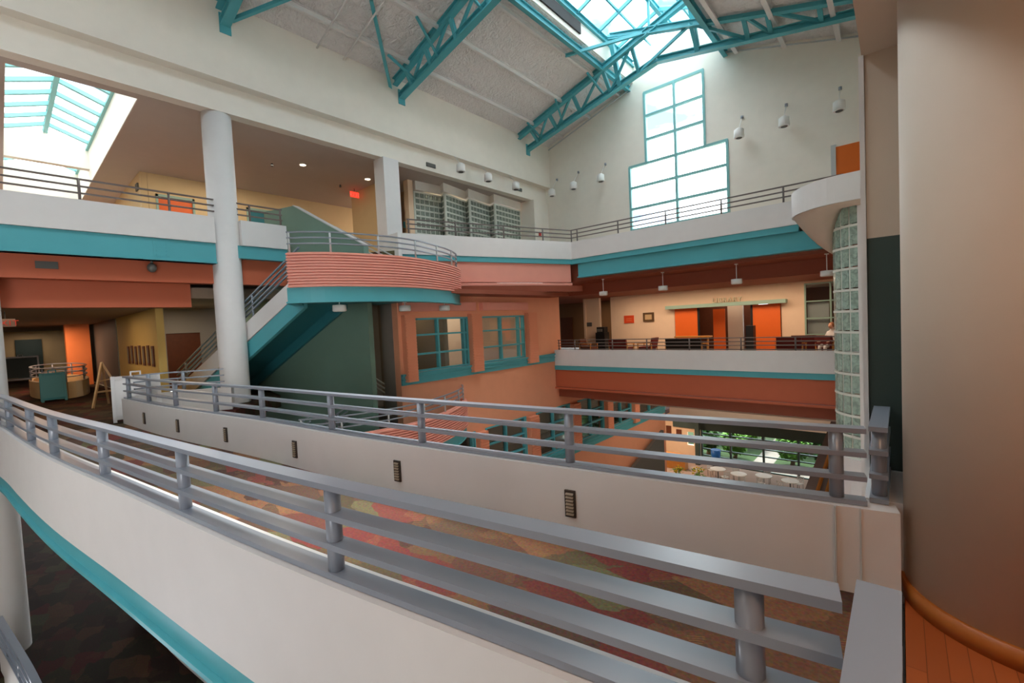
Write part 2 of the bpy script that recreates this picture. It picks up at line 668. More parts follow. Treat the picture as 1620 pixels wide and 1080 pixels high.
# railing that the camera leans over
railing('gallery_railing', 'wide grey railing cap in the bottom right corner beside the wood floor', [(-0.055, 1.60), (-0.055, -2.2)], 0.573, [(-0.055, 1.2), (-0.055, -0.6)], wd=0.1)
struct('wall_gallery_edge', MB().box(-0.1, -3.0, -0.3, 0.0, 1.5, 0.5), WHITE)
struct('trim_3', MB().box(-0.125, 1.42, -0.02, -0.085, 3.62, 0.012).box(-0.04, 1.52, -0.02, -0.02, 3.62, 0.012), RAILW)
struct('trim_4', MB().box(-0.118, 1.42, -0.28, 0.0, 3.62, 0.004), DARK)
struct('floor_gallery', MB().box(0.003, -3.0, -0.3, 3.4, 4.6, 0.0), PLANK)
struct('wall_gallery_end', MB().box(-0.2, 4.6, 2.42, 3.4, 4.9, 3.85), TAUPE)
struct('wall_gallery_end_dado', MB().box(-0.2, 4.6, GND, 3.4, 4.9, 2.42), DGREEN)
struct('trim_5', MB().box(-0.235, 4.58, GND, -0.202, 4.9, 3.85), WHITE)
struct('ceiling_gallery', MB().box(-0.215, -3.0, 3.85, 3.4, 4.9, 4.3), TAUPE)
struct('wall_gallery_back', MB().box(0.0, -3.2, 0, 3.6, -3.0, 3.85), TAUPE)
struct('wall_gallery_right', MB().box(3.4, -3.0, 0, 3.6, 4.9, 3.85), TAUPE)
struct('wall_right', MB().box(-0.2, -9.0, 4.3, 0.1, 19.4, 11.0), CREAM)
struct('wall_right_lower', MB().box(-0.2, 4.9, GND, 0.1, 34.0, 4.3).box(-16.2, 29.2, GND, -16.0, 34.0, -1.0), CREAM)

struct('trim_13', MB().box(-0.345, 3.545, -0.02, -0.335, 3.575, PT).box(-0.215, 3.585, 0.0, -0.205, 3.605, PT), RAILW)
# big round column on the wood floor
c = thing('round_column', 'very large round beige column on wood floor at right edge', 'column', (0.6, 3.87, 0))
MB().lathe((0.6, 3.87, 0.0), [(0.6, 0.12), (0.6, 3.85)], 96).build('shaft', TAUPE, c)
MB().lathe((0.6, 3.87, 0.0), [(0.618, 0.0), (0.618, 0.12)], 96).build('wood_base', WOODB, c)


# step lights in the bridge parapet
def steplight():
    t = thing('step_light', '', 'light', (0, 0, 0))
    MB().box(-0.05, -0.018, -0.12, 0.05, 0.0, 0.12).build('frame', mat('bronze metal', (62, 54, 48), 0.5), t, False)
    b = MB()
    for k in range(7):
        z = -0.09 + k * 0.03
        b.add([(-0.036, -0.02, z + 0.006), (0.036, -0.02, z + 0.006), (0.036, -0.034, z - 0.008), (-0.036, -0.034, z - 0.008),
               (-0.036, -0.02, z + 0.010), (0.036, -0.02, z + 0.010), (0.036, -0.034, z - 0.004), (-0.036, -0.034, z - 0.004)],
              [(0, 3, 2, 1), (4, 5, 6, 7), (0, 1, 5, 4), (1, 2, 6, 5), (2, 3, 7, 6), (3, 0, 4, 7)])
    b.build('louvre', mat('pale louvre', (150, 134, 112), 0.5), t, False)
    return t


def far_face(x):
    for a, b in zip(far, far[1:]):
        if a[0] <= x <= b[0]:
            s = (x - a[0]) / (b[0] - a[0])
            ang = math.atan2(b[1] - a[1], b[0] - a[0])
            return a[1] + (b[1] - a[1]) * s - 0.04 / math.cos(ang), ang
    return far[-1][1], 0


sl = steplight()
sl_lab = ['louvred step light in the far bridge parapet, the largest and rightmost',
          'louvred step light in the far bridge parapet, second from the right',
          'louvred step light in the far bridge parapet, third from the right',
          'louvred step light in the far bridge parapet, fourth from the right',
          'narrow-looking step light in the bridge parapet, second from the left',
          'narrow-looking step light in the bridge parapet, the leftmost one']
for i, x in enumerate((-2.22, -4.34, -6.42, -8.45, -10.22, -11.96)):
    y, a = far_face(x)
    if i == 0:
        o = sl
        o.location = (x, y, 0.265)
        o.rotation_euler = (0, 0, a)
        o['label'] = sl_lab[0]
        o['group'] = 'step lights in the bridge parapet'
    else:
        dup(sl, (x, y, 0.265), a, sl_lab[i], 'step lights in the bridge parapet')

# ------------------------------------------------------------------ lobby level behind the left wall
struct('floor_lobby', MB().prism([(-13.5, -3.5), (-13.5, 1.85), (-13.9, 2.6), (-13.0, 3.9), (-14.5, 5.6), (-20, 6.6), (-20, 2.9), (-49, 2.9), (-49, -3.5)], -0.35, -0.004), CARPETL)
ret = [(-13.62, 1.95), (-13.75, 2.6), (-13.0, 3.62)]
struct('wall_lobby_edge', MB().ribbon([(-13.68, 1.93), (-13.9, 2.45), (-13.78, 2.95), (-13.25, 3.85), (-13.9, 4.1)], -0.06, 0.08, -0.3, PT), WHITE)
railing('lobby_railing', 'short thin railing curving from the bridge end towards the round column', [(-13.66, 2.02), (-13.74, 2.3), (-13.62, 2.75), (-13.05, 3.7)], PT,
        [(-13.7, 2.3), (-13.5, 2.95)], levels=(0.497, 0.34, 0.18), wd=0.06)
# fascias of the upper floor on the left wall line
struct('wall_upper_parapet_left', MB().box(-14.4, -9, 4.46, -14.1, 4.05, 5.17).box(-14.4, 4.7, 4.46, -14.1, 5.95, 5.17), WHITE)
struct('trim_6', MB().box(-14.38, -9, 3.9, -14.16, 4.05, 4.455).box(-14.38, -9, 3.9, -14.08, 4.05, 3.93).box(-14.38, 4.6, 4.1, -14.16, 5.95, 4.455), TEAL)
struct('wall_lobby_fascia', MB().box(-14.75, -9, 3.38, -14.42, 6.0, 4.45), ORANGE)
struct('wall_lobby_fascia_lower', MB().box(-15.1, -9, 2.75, -14.8, 3.55, 3.5), ORANGE)
struct('ceiling_lobby', MB().box(-49, -9, 2.78, -15.12, 3.1, 3.3).box(-20.2, 3.1, 3.0, -14.9, 9.0, 3.3), mat('lobby ceiling tile', (150, 134, 116), 0.8))
struct('floor_upper', MB().box(-21.2, -9, 4.3, -14.42, 5.9, 4.59).box(-21.2, 5.9, 4.3, -16.6, 19.4, 4.59).prism([(-16.6, 8.6), (-14.1, 8.6), (-13.1, 9.2), (-10.5, 16.1), (-0.2, 16.1), (-0.2, 19.4), (-16.6, 19.4)], 4.3, 4.59), CARPET)
# lobby walls
struct('wall_lobby_pictures', MB().box(-22.2, 2.92, 0, -15.8, 3.1, 2.78), YELLOW)
struct('wall_lobby_far', MB().box(-49, -3.6, 0, -48.8, 3.0, 2.9), TAN)
struct('wall_lobby_left', MB().box(-49, -2.2, 0, -22, -2.0, 2.8), TAN)
struct('wall_lobby_stair', MB().box(-20.2, 3.1, 0, -20.0, 3.95, 3.0).box(-20.2, 3.95, 2.1, -20, 5.0, 3.0).box(-20.2, 5.0, 0, -20.0, 9, 3.0).box(-20.2, 3.1, 3.3, -20.0, 9, 4.3), GREYW)
struct('door_1', MB().box(-20.15, 3.94, 0, -20.05, 5.01, 2.12), BROWND)
struct('wall_lobby_divide', MB().box(-40, 2.9, 0, -22.3, 3.1, 2.78), DKGREY)
struct('wall_lobby_dark', MB().box(-40.2, -0.4, 0, -40, 2.9, 2.78).box(-40.2, -2, 0, -40, -0.4, 2.78), TAN)
struct('door_2', MB().box(-39.98, 0.6, 0, -39.9, 1.7, 2.3), DGREEN)

# square orange column far in the lobby
c = thing('square_column', 'bright orange square column deep in the dim lobby', 'column', (-28.5, 2.1, 0))
MB().box(-28.8, 1.95, 0, -28.2, 2.75, 2.78).build('shaft', mat('bright orange paint', (240, 140, 80), 0.5), c)
lamp = bpy.data.lights.new('lobby_lamp', 'AREA')
lamp.energy = 60
lamp.size = 1.2
lamp.color = (1, 0.62, 0.4)
lo = bpy.data.objects.new('lobby_lamp', lamp)
lo.location = (-27.0, 1.0, 2.7)
COL.objects.link(lo)

# oval railing around the lobby's floor opening
ov = [(-25.0 + 3.0 * math.cos(a / 24 * 2 * PI), 1.45 + 0.75 * math.sin(a / 24 * 2 * PI)) for a in range(25)]
t = thing('floor_opening_guard', 'rounded low wall with a dark railing around an opening in the lobby floor', 'railing', (-25, 1.45, 0))
MB().ribbon(ov, -0.06, 0.06, 0, PT).build('low_wall', TAN, t)
for dz in (0.5, 0.34, 0.18):
    MB().ribbon(ov, -0.03, 0.03, PT + dz - 0.015, PT + dz + 0.015).build('rail', RAIL, t)
for p in ov[:-1:3]:
    MB().tube((p[0], p[1], PT), (p[0], p[1], PT + 0.5), 0.025, 8).build('post', RAIL, t)

# picture frames on the ochre wall
fb = MB()
fproto = thing('picture_frame', 'small dark picture frame in the row of seven on the ochre lobby wall', 'picture', (-16.4, 2.915, 1.42), 'dark frames in a row on the ochre wall')
MB().box(-0.14, -0.03, -0.3, 0.14, 0, 0.3).build('frame', BROWND, fproto, False)
MB().box(-0.09, -0.036, -0.22, 0.09, -0.028, 0.22).build('print', mat('grey print', (120, 112, 96), 0.6), fproto, False)
for k in range(1, 7):
    dup(fproto, (-16.4 - k * 0.62, 2.915, 1.42 + 0.02 * (k % 2)))


# folding A-frame sign boards
def aframe(name, label, loc, rz, m, panel, h=1.05, w=0.6):
    t = thing(name, label, 'sign', loc, None, rz)
    for s, nm in ((-1, 'front'), (1, 'back')):
        b = MB()
        top = Vector((0, s * 0.03, h))
        bot = Vector((0, s * 0.27, 0))
        for sx in (-1, 1):
            b.bar(top + Vector((sx * w / 2, 0, 0)), bot + Vector((sx * w / 2, 0, 0)), 0.07, 0.05, (0, 1, 0))
        b.bar(top + Vector((-w / 2, 0, -0.04)), top + Vector((w / 2, 0, -0.04)), 0.05, 0.08)
        b.bar(bot + Vector((-w / 2, -s * 0.02, 0.1)), bot + Vector((w / 2, -s * 0.02, 0.1)), 0.05, 0.08)
        b.build('leg_frame', m, t, False)
        p = MB()
        a0 = top.lerp(bot, 0.06)
        a1 = top.lerp(bot, 0.86)
        p.add([(-w / 2 + 0.03, a0.y, a0.z), (w / 2 - 0.03, a0.y, a0.z), (w / 2 - 0.03, a1.y, a1.z), (-w / 2 + 0.03, a1.y, a1.z),
               (-w / 2 + 0.03, a0.y + 0.02, a0.z), (w / 2 - 0.03, a0.y + 0.02, a0.z), (w / 2 - 0.03, a1.y + 0.02, a1.z), (-w / 2 + 0.03, a1.y + 0.02, a1.z)],
              [(0, 1, 2, 3), (7, 6, 5, 4), (0, 4, 5, 1), (1, 5, 6, 2), (2, 6, 7, 3), (3, 7, 4, 0)])
        p.build('panel', panel, t, False)
    b = MB()
    b.bar((-0.09, 0, h - 0.02), (-0.09, 0, h + 0.09), 0.03, 0.03).bar((0.09, 0, h - 0.02), (0.09, 0, h + 0.09), 0.03, 0.03).bar((-0.105, 0, h + 0.09), (0.105, 0, h + 0.09), 0.03, 0.03)
    b.build('handle', m, t, False)
    return t


aframe('sandwich_board', 'white plastic sandwich board with top handle behind the bridge railing', (-14.05, 2.12, 0), PI / 2 - 0.15, WHITE, WHITE, 1.06, 0.85)
aframe('sandwich_board', 'white framed board with green panel by the far lobby wall', (-36.5, 0.7, 0), PI / 2, WHITE, DGREEN, 1.35, 1.3)
aframe('sandwich_board', 'dark green board standing before the low wall of the floor opening', (-21.7, 1.1, 0), PI / 2, TEALD, TEALD, 0.95, 0.55)
t = thing('wooden_easel', 'light wooden folding easel standing open on the lobby carpet', 'easel', (-17.9, 1.95, 0))
for a, b_ in (((-17.9, 1.95, 1.3), (-17.6, 1.65, 0)), ((-17.9, 1.95, 1.3), (-17.8, 2.45, 0)), ((-17.9, 1.95, 1.3), (-18.5, 2.1, 0))):
    MB().bar(a, b_, 0.05, 0.05).build('leg', mat('pale wood', (190, 164, 126), 0.6), t)
MB().bar((-17.69, 1.75, 0.45), (-17.84, 2.28, 0.45), 0.03, 0.05).build('shelf', MATS['pale wood'], t)
MB().bar((-17.8, 1.84, 0.75), (-17.86, 2.12, 0.8), 0.03, 0.03).build('brace', MATS['pale wood'], t)
# exit sign in the lobby
t = thing('exit_sign', 'dim red exit sign under the lobby ceiling at far left', 'sign', (-17.0, 0.13, 2.55))
MB().box(-17.02, -0.02, 2.40, -16.98, 0.3, 2.6).build('housing', mat('sign plastic', (120, 100, 90), 0.5), t)
MB().box(-17.01, 0.12, 2.6, -16.99, 0.14, 2.78).build('hanger', DARK, t)


def text(body, size, ext, m, parent, loc, rot, name='lettering', align='CENTER'):
    cu = bpy.data.curves.new(name, 'FONT')
    cu.body = body
    cu.size = size
    cu.extrude = ext
    cu.align_x = align
    cu.space_character = 1.15
    o = bpy.data.objects.new(name, cu)
    COL.objects.link(o)
    dg = bpy.context.evaluated_depsgraph_get()
    me = bpy.data.meshes.new_from_object(o.evaluated_get(dg))
    bpy.data.objects.remove(o)
    me.materials.clear()
    me.materials.append(m)
    q = bpy.data.objects.new(name, me)
    COL.objects.link(q)
    q.parent = parent
    q.location = Vector(loc) - wloc(parent)
    q.rotation_euler = rot
    return q


text('EXIT', 0.19, 0.004, EXITR, t, (-16.975, 0.14, 2.43), (PI / 2, 0, PI / 2))

# ------------------------------------------------------------------ round columns of the left wall
for y, lab in ((-0.3, 'round white column at the left picture edge, beside the bridge end'),
               (4.38, 'tall round white column before the staircase, from bridge to ceiling')):
    c = thing('round_column', lab, 'column', (-14.46, y, GND))
    MB().lathe((-14.46, y, GND), [(0.365, 0), (0.365, 17.29)], 48).build('shaft', WHITE, c)
t = thing('square_pillar', 'square white pillar between the green stair guard and the glass block wall', 'column', (-14.3, 9.8, UP))
MB().box(-14.6, 9.45, UP, -13.98, 10.1, 8.1).build('shaft', WHITE, t)

# ------------------------------------------------------------------ left wall, roof, gable
struct('wall_left', MB().box(-14.45, -9, 8.1, XL, YB, 8.84).box(-14.3, -9, 8.84, -13.78, YB, 11.0), CREAM)
# ceiling of the upper lobby with the skylight well
SKX0, SKX1, SKY0, SKY1 = -27.0, -14.75, 0.45, 2.72
b = MB()
b.box(-27.2, -9, 8.1, -14.46, SKY0, 8.3).box(-27.2, SKY1, 8.1, -14.46, 13.0, 8.3).box(SKX1, SKY0, 8.1, -14.46, SKY1, 8.3)
struct('ceiling_upper', b, CEILT)
struct('ceiling_upper_back', MB().prism([(-27.2, 13.01), (-14.46, 13.01), (-14.46, 19.2), (-27.2, 19.2)], 8.1, 8.3), CEILT)
b = MB()
b.box(-27.2, SKY1 - 0.012, 8.112, SKX1, SKY1 + 0.2, 9.4).box(-27.2, SKY0 - 0.2, 8.112, SKX1, SKY0 + 0.012, 9.4).box(SKX1 - 0.012, SKY0 - 0.2, 8.112, SKX1 + 0.15, SKY1 + 0.2, 9.4).box(-27.4, SKY0 - 0.2, 8.112, -27.2, SKY1 + 0.2, 9.4)
b.box(-23.95, SKY0, 8.62, -23.65, SKY1, 9.75)
struct('wall_skylight_well', b, CREAM)
t = thing('lobby_skylight', 'teal framed ridge skylight over the upper lobby at left', 'skylight', (-21, 1.6, 10.1))
MB().ibeam((-27.2, 1.58, 9.78), (SKX1, 1.58, 9.78), 0.12, 0.18, 0.02).build('ridge_beam', PALET, t)
for k in range(13):
    x = -26.9 + k * 1.0
    for ye in (SKY0, SKY1):
        MB().bar((x, 1.58, 9.78), (x, ye, 9.36), 0.11, 0.12).build('rafter', PALET, t)
MB().add([(-27.2, SKY0, 9.42), (SKX1, SKY0, 9.42), (SKX1, 1.58, 9.88), (-27.2, 1.58, 9.88), (-27.2, SKY1, 9.42), (SKX1, SKY1, 9.42)], [(0, 1, 2, 3), (3, 2, 5, 4)]).build('pane', SKYG, t)
MB().bar((-27.2, SKY1 - 0.05, 9.36), (SKX1, SKY1 - 0.05, 9.36), 0.08, 0.1).build('curb_frame', PALET, t)
MB().bar((-27.2, SKY0 + 0.05, 9.36), (SKX1, SKY0 + 0.05, 9.36), 0.08, 0.1).build('curb_frame', PALET, t)

# upper lobby walls
struct('wall_upper_lobby', MB().box(-21.2, 3.96, UP, -21.0, 4.17, 8.1).box(-21.2, 4.17, 7.36, -21.0, 5.39, 8.1).box(-21.2, 5.39, UP, -21.0, 7.25, 8.1).box(-21.2, 7.25, 7.36, -21.0, 8.4, 8.1).box(-21.2, 8.4, UP, -21.0, 19, 8.1), TAN)
struct('wall_upper_lobby_return', MB().box(-27, 3.75, UP, -21.0, 3.95, 8.1), TAN)
struct('wall_upper_lobby_end', MB().box(-27.3, -9, UP, -27.1, 3.95, 8.1), mat('peach wall paint', (226, 176, 140), 0.6))
for n, (y0, y1), m in ((3, (4.17, 5.39), DOORO), (4, (7.25, 8.4), TEALD)):
    f = MB().box(-21.06, y0, UP, -20.96, y0 + 0.07, 7.36).box(-21.06, y1 - 0.07, UP, -20.96, y1, 7.36).box(-21.06, y0, 7.27, -20.96, y1, 7.36)
    d = struct('door_%d' % n, MB().box(-21.12, y0 + 0.07, UP, -21.05, y1 - 0.07, 7.28), m)
    struct('door_frame', f, PALEG, d)
struct('wall_upper_stairhead', MB().box(-18.8, 10.9, UP, -16.0, 11.1, 8.1), TAN)
struct('door_5', MB().box(-20.9, 9.6, UP, -20.8, 10.8, 7.0), BROWND)
for k, x in enumerate((-16.9, -18.55, -20.1)):
    solo('ceiling_light', MB().box(x - 0.3, -0.6, 8.06, x + 0.3, 0.3, 8.1), LAMPW,
         ['white flat light on the upper ceiling at the left edge, the highest of three', 'white flat light on the upper ceiling at the left edge, middle of three', 'white flat light on the upper ceiling at the left edge, lowest of three'][k], 'light', 'flat lights at the left edge')
solo('air_vent', MB().box(-21.65, 3.70, 7.5, -21.3, 3.75, 7.75), DKGREY, 'small square grey air vent on wall beside the skylight well', 'vent')

# glass-block screen in zigzag
gz = [(-16.1, 11.0), (-15.75, 12.2), (-15.35, 13.45), (-15.75, 13.5), (-15.2, 14.9), (-15.6, 14.95), (-15.0, 16.2), (-15.4, 16.25), (-14.62, 17.95)]
gz = [(-15.55, 11.95), (-15.42, 13.36), (-15.03, 13.2), (-15.35, 14.82), (-14.95, 14.62), (-15.2, 16.25), (-14.75, 16.1), (-14.9, 18.1)]
t = thing('glass_block_screen', 'zigzag wall of grey glass blocks behind the upper balcony railing', 'glass wall', (-15.3, 15, UP))
for a, b_ in zip(gz, gz[1:]):
    L = math.hypot(b_[0] - a[0], b_[1] - a[1])
    n = max(1, round(L / 0.24))
    d = Vector((b_[0] - a[0], b_[1] - a[1], 0)) / n
    nrm = Vector((-d.y, d.x, 0)).normalized()
    gb = MB()
    mo = MB()
    A = Vector((a[0], a[1], 0))
    for i in range(n):
        for j in range(11):
            z = UP + 0.3 + j * 0.25
            p = A + d * (i + 0.1)
            q = A + d * (i + 0.9)
            gb.bar((p.x, p.y, z + 0.125), (q.x, q.y, z + 0.125), 0.1, 0.2)
    gb.build('block_panel', BLOCKW, t)
    for i in range(n + 1):
        p = A + d * i
        mo.bar((p.x, p.y, UP), (p.x, p.y, UP + 3.08), 0.075, 0.125, (d.x, d.y, 0))
    for j in range(12):
        z = UP + 0.3 + j * 0.25
        mo.bar((a[0], a[1], z), (b_[0], b_[1], z), 0.12, 0.07)
    mo.build('mortar', mat('grey mortar', (214, 218, 206), 0.8), t)
struct('wall_upper_block_header', MB().ribbon(gz, -0.12, 0.12, UP + 3.13, 8.1), CREAM)
struct('wall_upper_block_left', MB().box(-15.8, 11.6, UP, -15.5, 11.85, 8.1).box(-18.5, 12.5, UP, -15.75, 12.7, 8.1).box(-18.5, 11.1, UP, -18.3, 12.5, 8.1), WARM)
struct('wall_upper_block_right', MB().box(-15.0, 18.1, UP, XL, YB, 8.1).box(-14.3, 17.2, UP, -14.1, YB, 8.1) if False else MB().box(-15.1, 18.2, UP, -13.98, YB, 8.1), CREAM)
struct('door_6', MB().box(-18.28, 11.2, UP, -18.2, 12.2, 6.9), BROWND)
solo('fire_alarm', MB().box(-13.98, 18.5, 6.3, -13.93, 18.66, 6.5), REDS, 'small red fire alarm on the cream wall beside the glass blocks', 'alarm')

# gable wall with its stepped window
WX0, WX1, VX0, VX1 = -9.33, -5.1, -8.52, -5.94
zs = [4.95, 5.88, 6.83, 7.78, 8.73]
zu = [9.75, 10.77, 11.78]


def roofz(x):
    return 10.86 + 0.3 * (x + 14.1) if x < -7.15 else 10.76 + 0.3 * (-0.2 - x) 


g = MB()
g.box(-14.3, YB, 3.3, WX0, YB + 0.3, 10.8)
g.box(WX1, YB, 3.3, 0.0, YB + 0.3, 10.7)
g.box(WX0, YB, 3.3, WX1, YB + 0.3, zs[0])
g.box(WX0, YB, 8.73, VX0, YB + 0.3, 10.8)
g.box(VX1, YB, 8.73, WX1, YB + 0.3, 10.7)
for x0, x1, zb in ((-14.3, WX0, 10.8), (WX0, VX0, 10.8), (VX0, -7.15, 11.78), (-7.15, VX1, 11.78), (VX1, WX1, 10.7), (WX1, 0.0, 10.7)):
    g.add([(x0, YB, zb), (x1, YB, zb), (x1, YB, roofz(x1) + 0.1), (x0, YB, roofz(x0) + 0.1), (x0, YB + 0.3, zb), (x1, YB + 0.3, zb), (x1, YB + 0.3, roofz(x1) + 0.1), (x0, YB + 0.3, roofz(x0) + 0.1)],
          [(0, 1, 2, 3), (7, 6, 5, 4), (0, 4, 5, 1), (1, 5, 6, 2), (2, 6, 7, 3), (3, 7, 4, 0)])
mg = [(-9.1, roofz(-9.1) + 0.1), (-7.151, roofz(-7.151) + 0.1), (-5.2, roofz(-5.2) + 0.1), (-5.3, 13.25), (-7.15, 13.95), (-9.0, 13.25)]
g.add([(x, YB, z) for x, z in mg] + [(x, YB + 0.3, z) for x, z in mg], [tuple(range(6)), tuple(range(6, 12))[::-1]] + [(i, i + 6, (i + 1) % 6 + 6, (i + 1) % 6) for i in range(6)])
struct('wall_back', g, CREAM)
f = MB()
for x in (WX0 + 0.03, -7.17, WX1 - 0.03):
    f.box(x - 0.05, YB - 0.04, zs[0], x + 0.05, YB + 0.1, 8.73)
for x in (VX0 + 0.03, -7.17, VX1 - 0.03):
    f.box(x - 0.05, YB - 0.04, 8.73, x + 0.05, YB + 0.1, 11.78)
for z in zs:
    f.box(WX0, YB - 0.03, z - 0.05, WX1, YB + 0.09, z + 0.05)
for z in zu:
    f.box(VX0, YB - 0.03, z - 0.05, VX1, YB + 0.09, z + 0.05)
win = struct('window_1', f, PALET)
struct('pane', MB().box(WX0, YB + 0.04, zs[0], WX1, YB + 0.05, 8.73).box(VX0, YB + 0.04, 8.73, VX1, YB + 0.05, 11.78), GLASS, win)
d = struct('door_7', MB().box(-1.66, YB - 0.06, UP, -0.2, YB - 0.01, 7.42), mat('burnt orange laminate', (226, 110, 24), 0.5))
struct('door_frame', MB().box(-1.78, YB - 0.1, UP, -1.64, YB, 7.5), RAILW, d)

# roof slopes, curbs
r = MB()
for x0, x1 in ((-14.3, -9.05), (-5.25, 0.1)):
    z0, z1 = roofz(x0), roofz(x1)
    r.add([(x0, -9, z0), (x1, -9, z1), (x1, YB + .3, z1), (x0, YB + .3, z0), (x0, -9, z0 + .25), (x1, -9, z1 + .25), (x1, YB + .3, z1 + .25), (x0, YB + .3, z0 + .25)],
          [(0, 3, 2, 1), (4, 5, 6, 7), (0, 1, 5, 4), (1, 2, 6, 5), (2, 3, 7, 6), (3, 0, 4, 7)])
struct('ceiling_roof', r, ROOF)
struct('wall_monitor', MB().box(-9.15, -9, 12.4, -8.99, YB, 13.15).box(-5.31, -9, 12.3, -5.15, YB, 13.15), CREAM)
pl = ['white steel purlin under the left roof slope']
for x in (-12.84, -11.24, -9.62):
    z = roofz(x) - 0.09
    solo('roof_purlin', MB().ibeam((x, -8.9, z), (x, YB, z), 0.1, 0.18, 0.02), WHITE, 'white steel purlin running along under the left roof slope', 'purlin', 'purlins of the left roof slope')
for x in (-1.5, -3.1, -4.7):
    z = roofz(x) - 0.12
    solo('roof_purlin', MB().ibeam((x, -8.9, z), (x, YB, z), 0.14, 0.22, 0.02), WHITE, 'white steel purlin running along under the right roof slope', 'purlin', 'purlins of the right roof slope')
solo('roof_beam', MB().ibeam((-9.2, -8.9, 12.2), (-9.2, YB, 12.2), 0.16, 0.24, 0.03), TEAL, 'long teal beam under the left curb of the ridge skylight', 'beam')
solo('roof_beam', MB().ibeam((-5.1, -8.9, 12.05), (-5.1, YB, 12.05), 0.16, 0.24, 0.03), TEAL, 'long teal beam under the right curb of the ridge skylight', 'beam')
# seams and pipes
solo('sprinkler_pipe', MB().tube((-13.82, -8.9, 10.45), (-13.82, YB - 0.1, 10.45), 0.035, 8).tube((-13.82, YB - 0.15, 10.45), (-13.82, YB - 0.15, 9.0), 0.03, 8), WHITE,
     'white pipe running along the top of the left wall and down in the corner', 'pipe')
solo('sprinkler_pipe', MB().tube((-13.74, 7.1, 10.8), (-9.3, 7.1, 12.05), 0.03, 8).tube((-13.74, 8.0, 10.8), (-9.3, 8.0, 12.05), 0.03, 8), WHITE,
     'pair of white pipes crossing the left roof slope', 'pipe')
solo('gable_pipe', MB().tube((-13.7, YB - 0.12, 10.75), (-9.2, YB - 0.12, 12.1), 0.03, 8), RAILW, 'thin pale pipe along the left slope of the gable wall top', 'pipe')
solo('gable_pipe', MB().tube((-5.1, YB - 0.12, 12.05), (-0.3, YB - 0.12, 10.62), 0.03, 8), RAILW, 'thin pale pipe along the right slope of the gable wall top', 'pipe')
solo('monitor_vent', MB().box(-8.99, 11.9, 12.58, -8.93, 15.0, 12.98), DARK, 'long dark louvre vent in the white skylight curb', 'vent')
solo('monitor_vent', MB().box(-8.99, 6.9, 12.58, -8.93, 10.9, 12.98), DARK, 'dark louvre vent in the skylight curb above the middle truss', 'vent')

# ridge skylight
t = thing('ridge_skylight', 'long teal framed glass ridge skylight over the atrium', 'skylight', (-7.15, 5, 13.2))
for x in (-8.98, -5.32):
    MB().ibeam((x, -8.9, 13.2), (x, YB, 13.2), 0.18, 0.26, 0.03).build('eave_beam', TEAL, t)
MB().ibeam((-7.15, -8.9, 14.0), (-7.15, YB, 14.0), 0.14, 0.22, 0.03).build('ridge_beam', TEAL, t)
for s in (-1, 1):
    MB().bar((-7.15 + s * 0.95, -8.9, 13.68), (-7.15 + s * 0.95, YB, 13.68), 0.06, 0.09).build('purlin', TEAL, t)
k = 0
y = -8.4
while y < YB:
    for s in (-1, 1):
        MB().bar((-7.15, y, 14.02), (-7.15 + s * 1.83, y, 13.3), 0.07, 0.13).build('glazing_bar', TEAL, t)
    y += 1.55
MB().add([(-9.0, -8.9, 13.34), (-9.0, YB, 13.34), (-7.15, YB, 14.13), (-7.15, -8.9, 14.13), (-5.3, -8.9, 13.34), (-5.3, YB, 13.34)], [(0, 1, 2, 3), (3, 2, 5, 4)]).build('pane', SKYG, t)


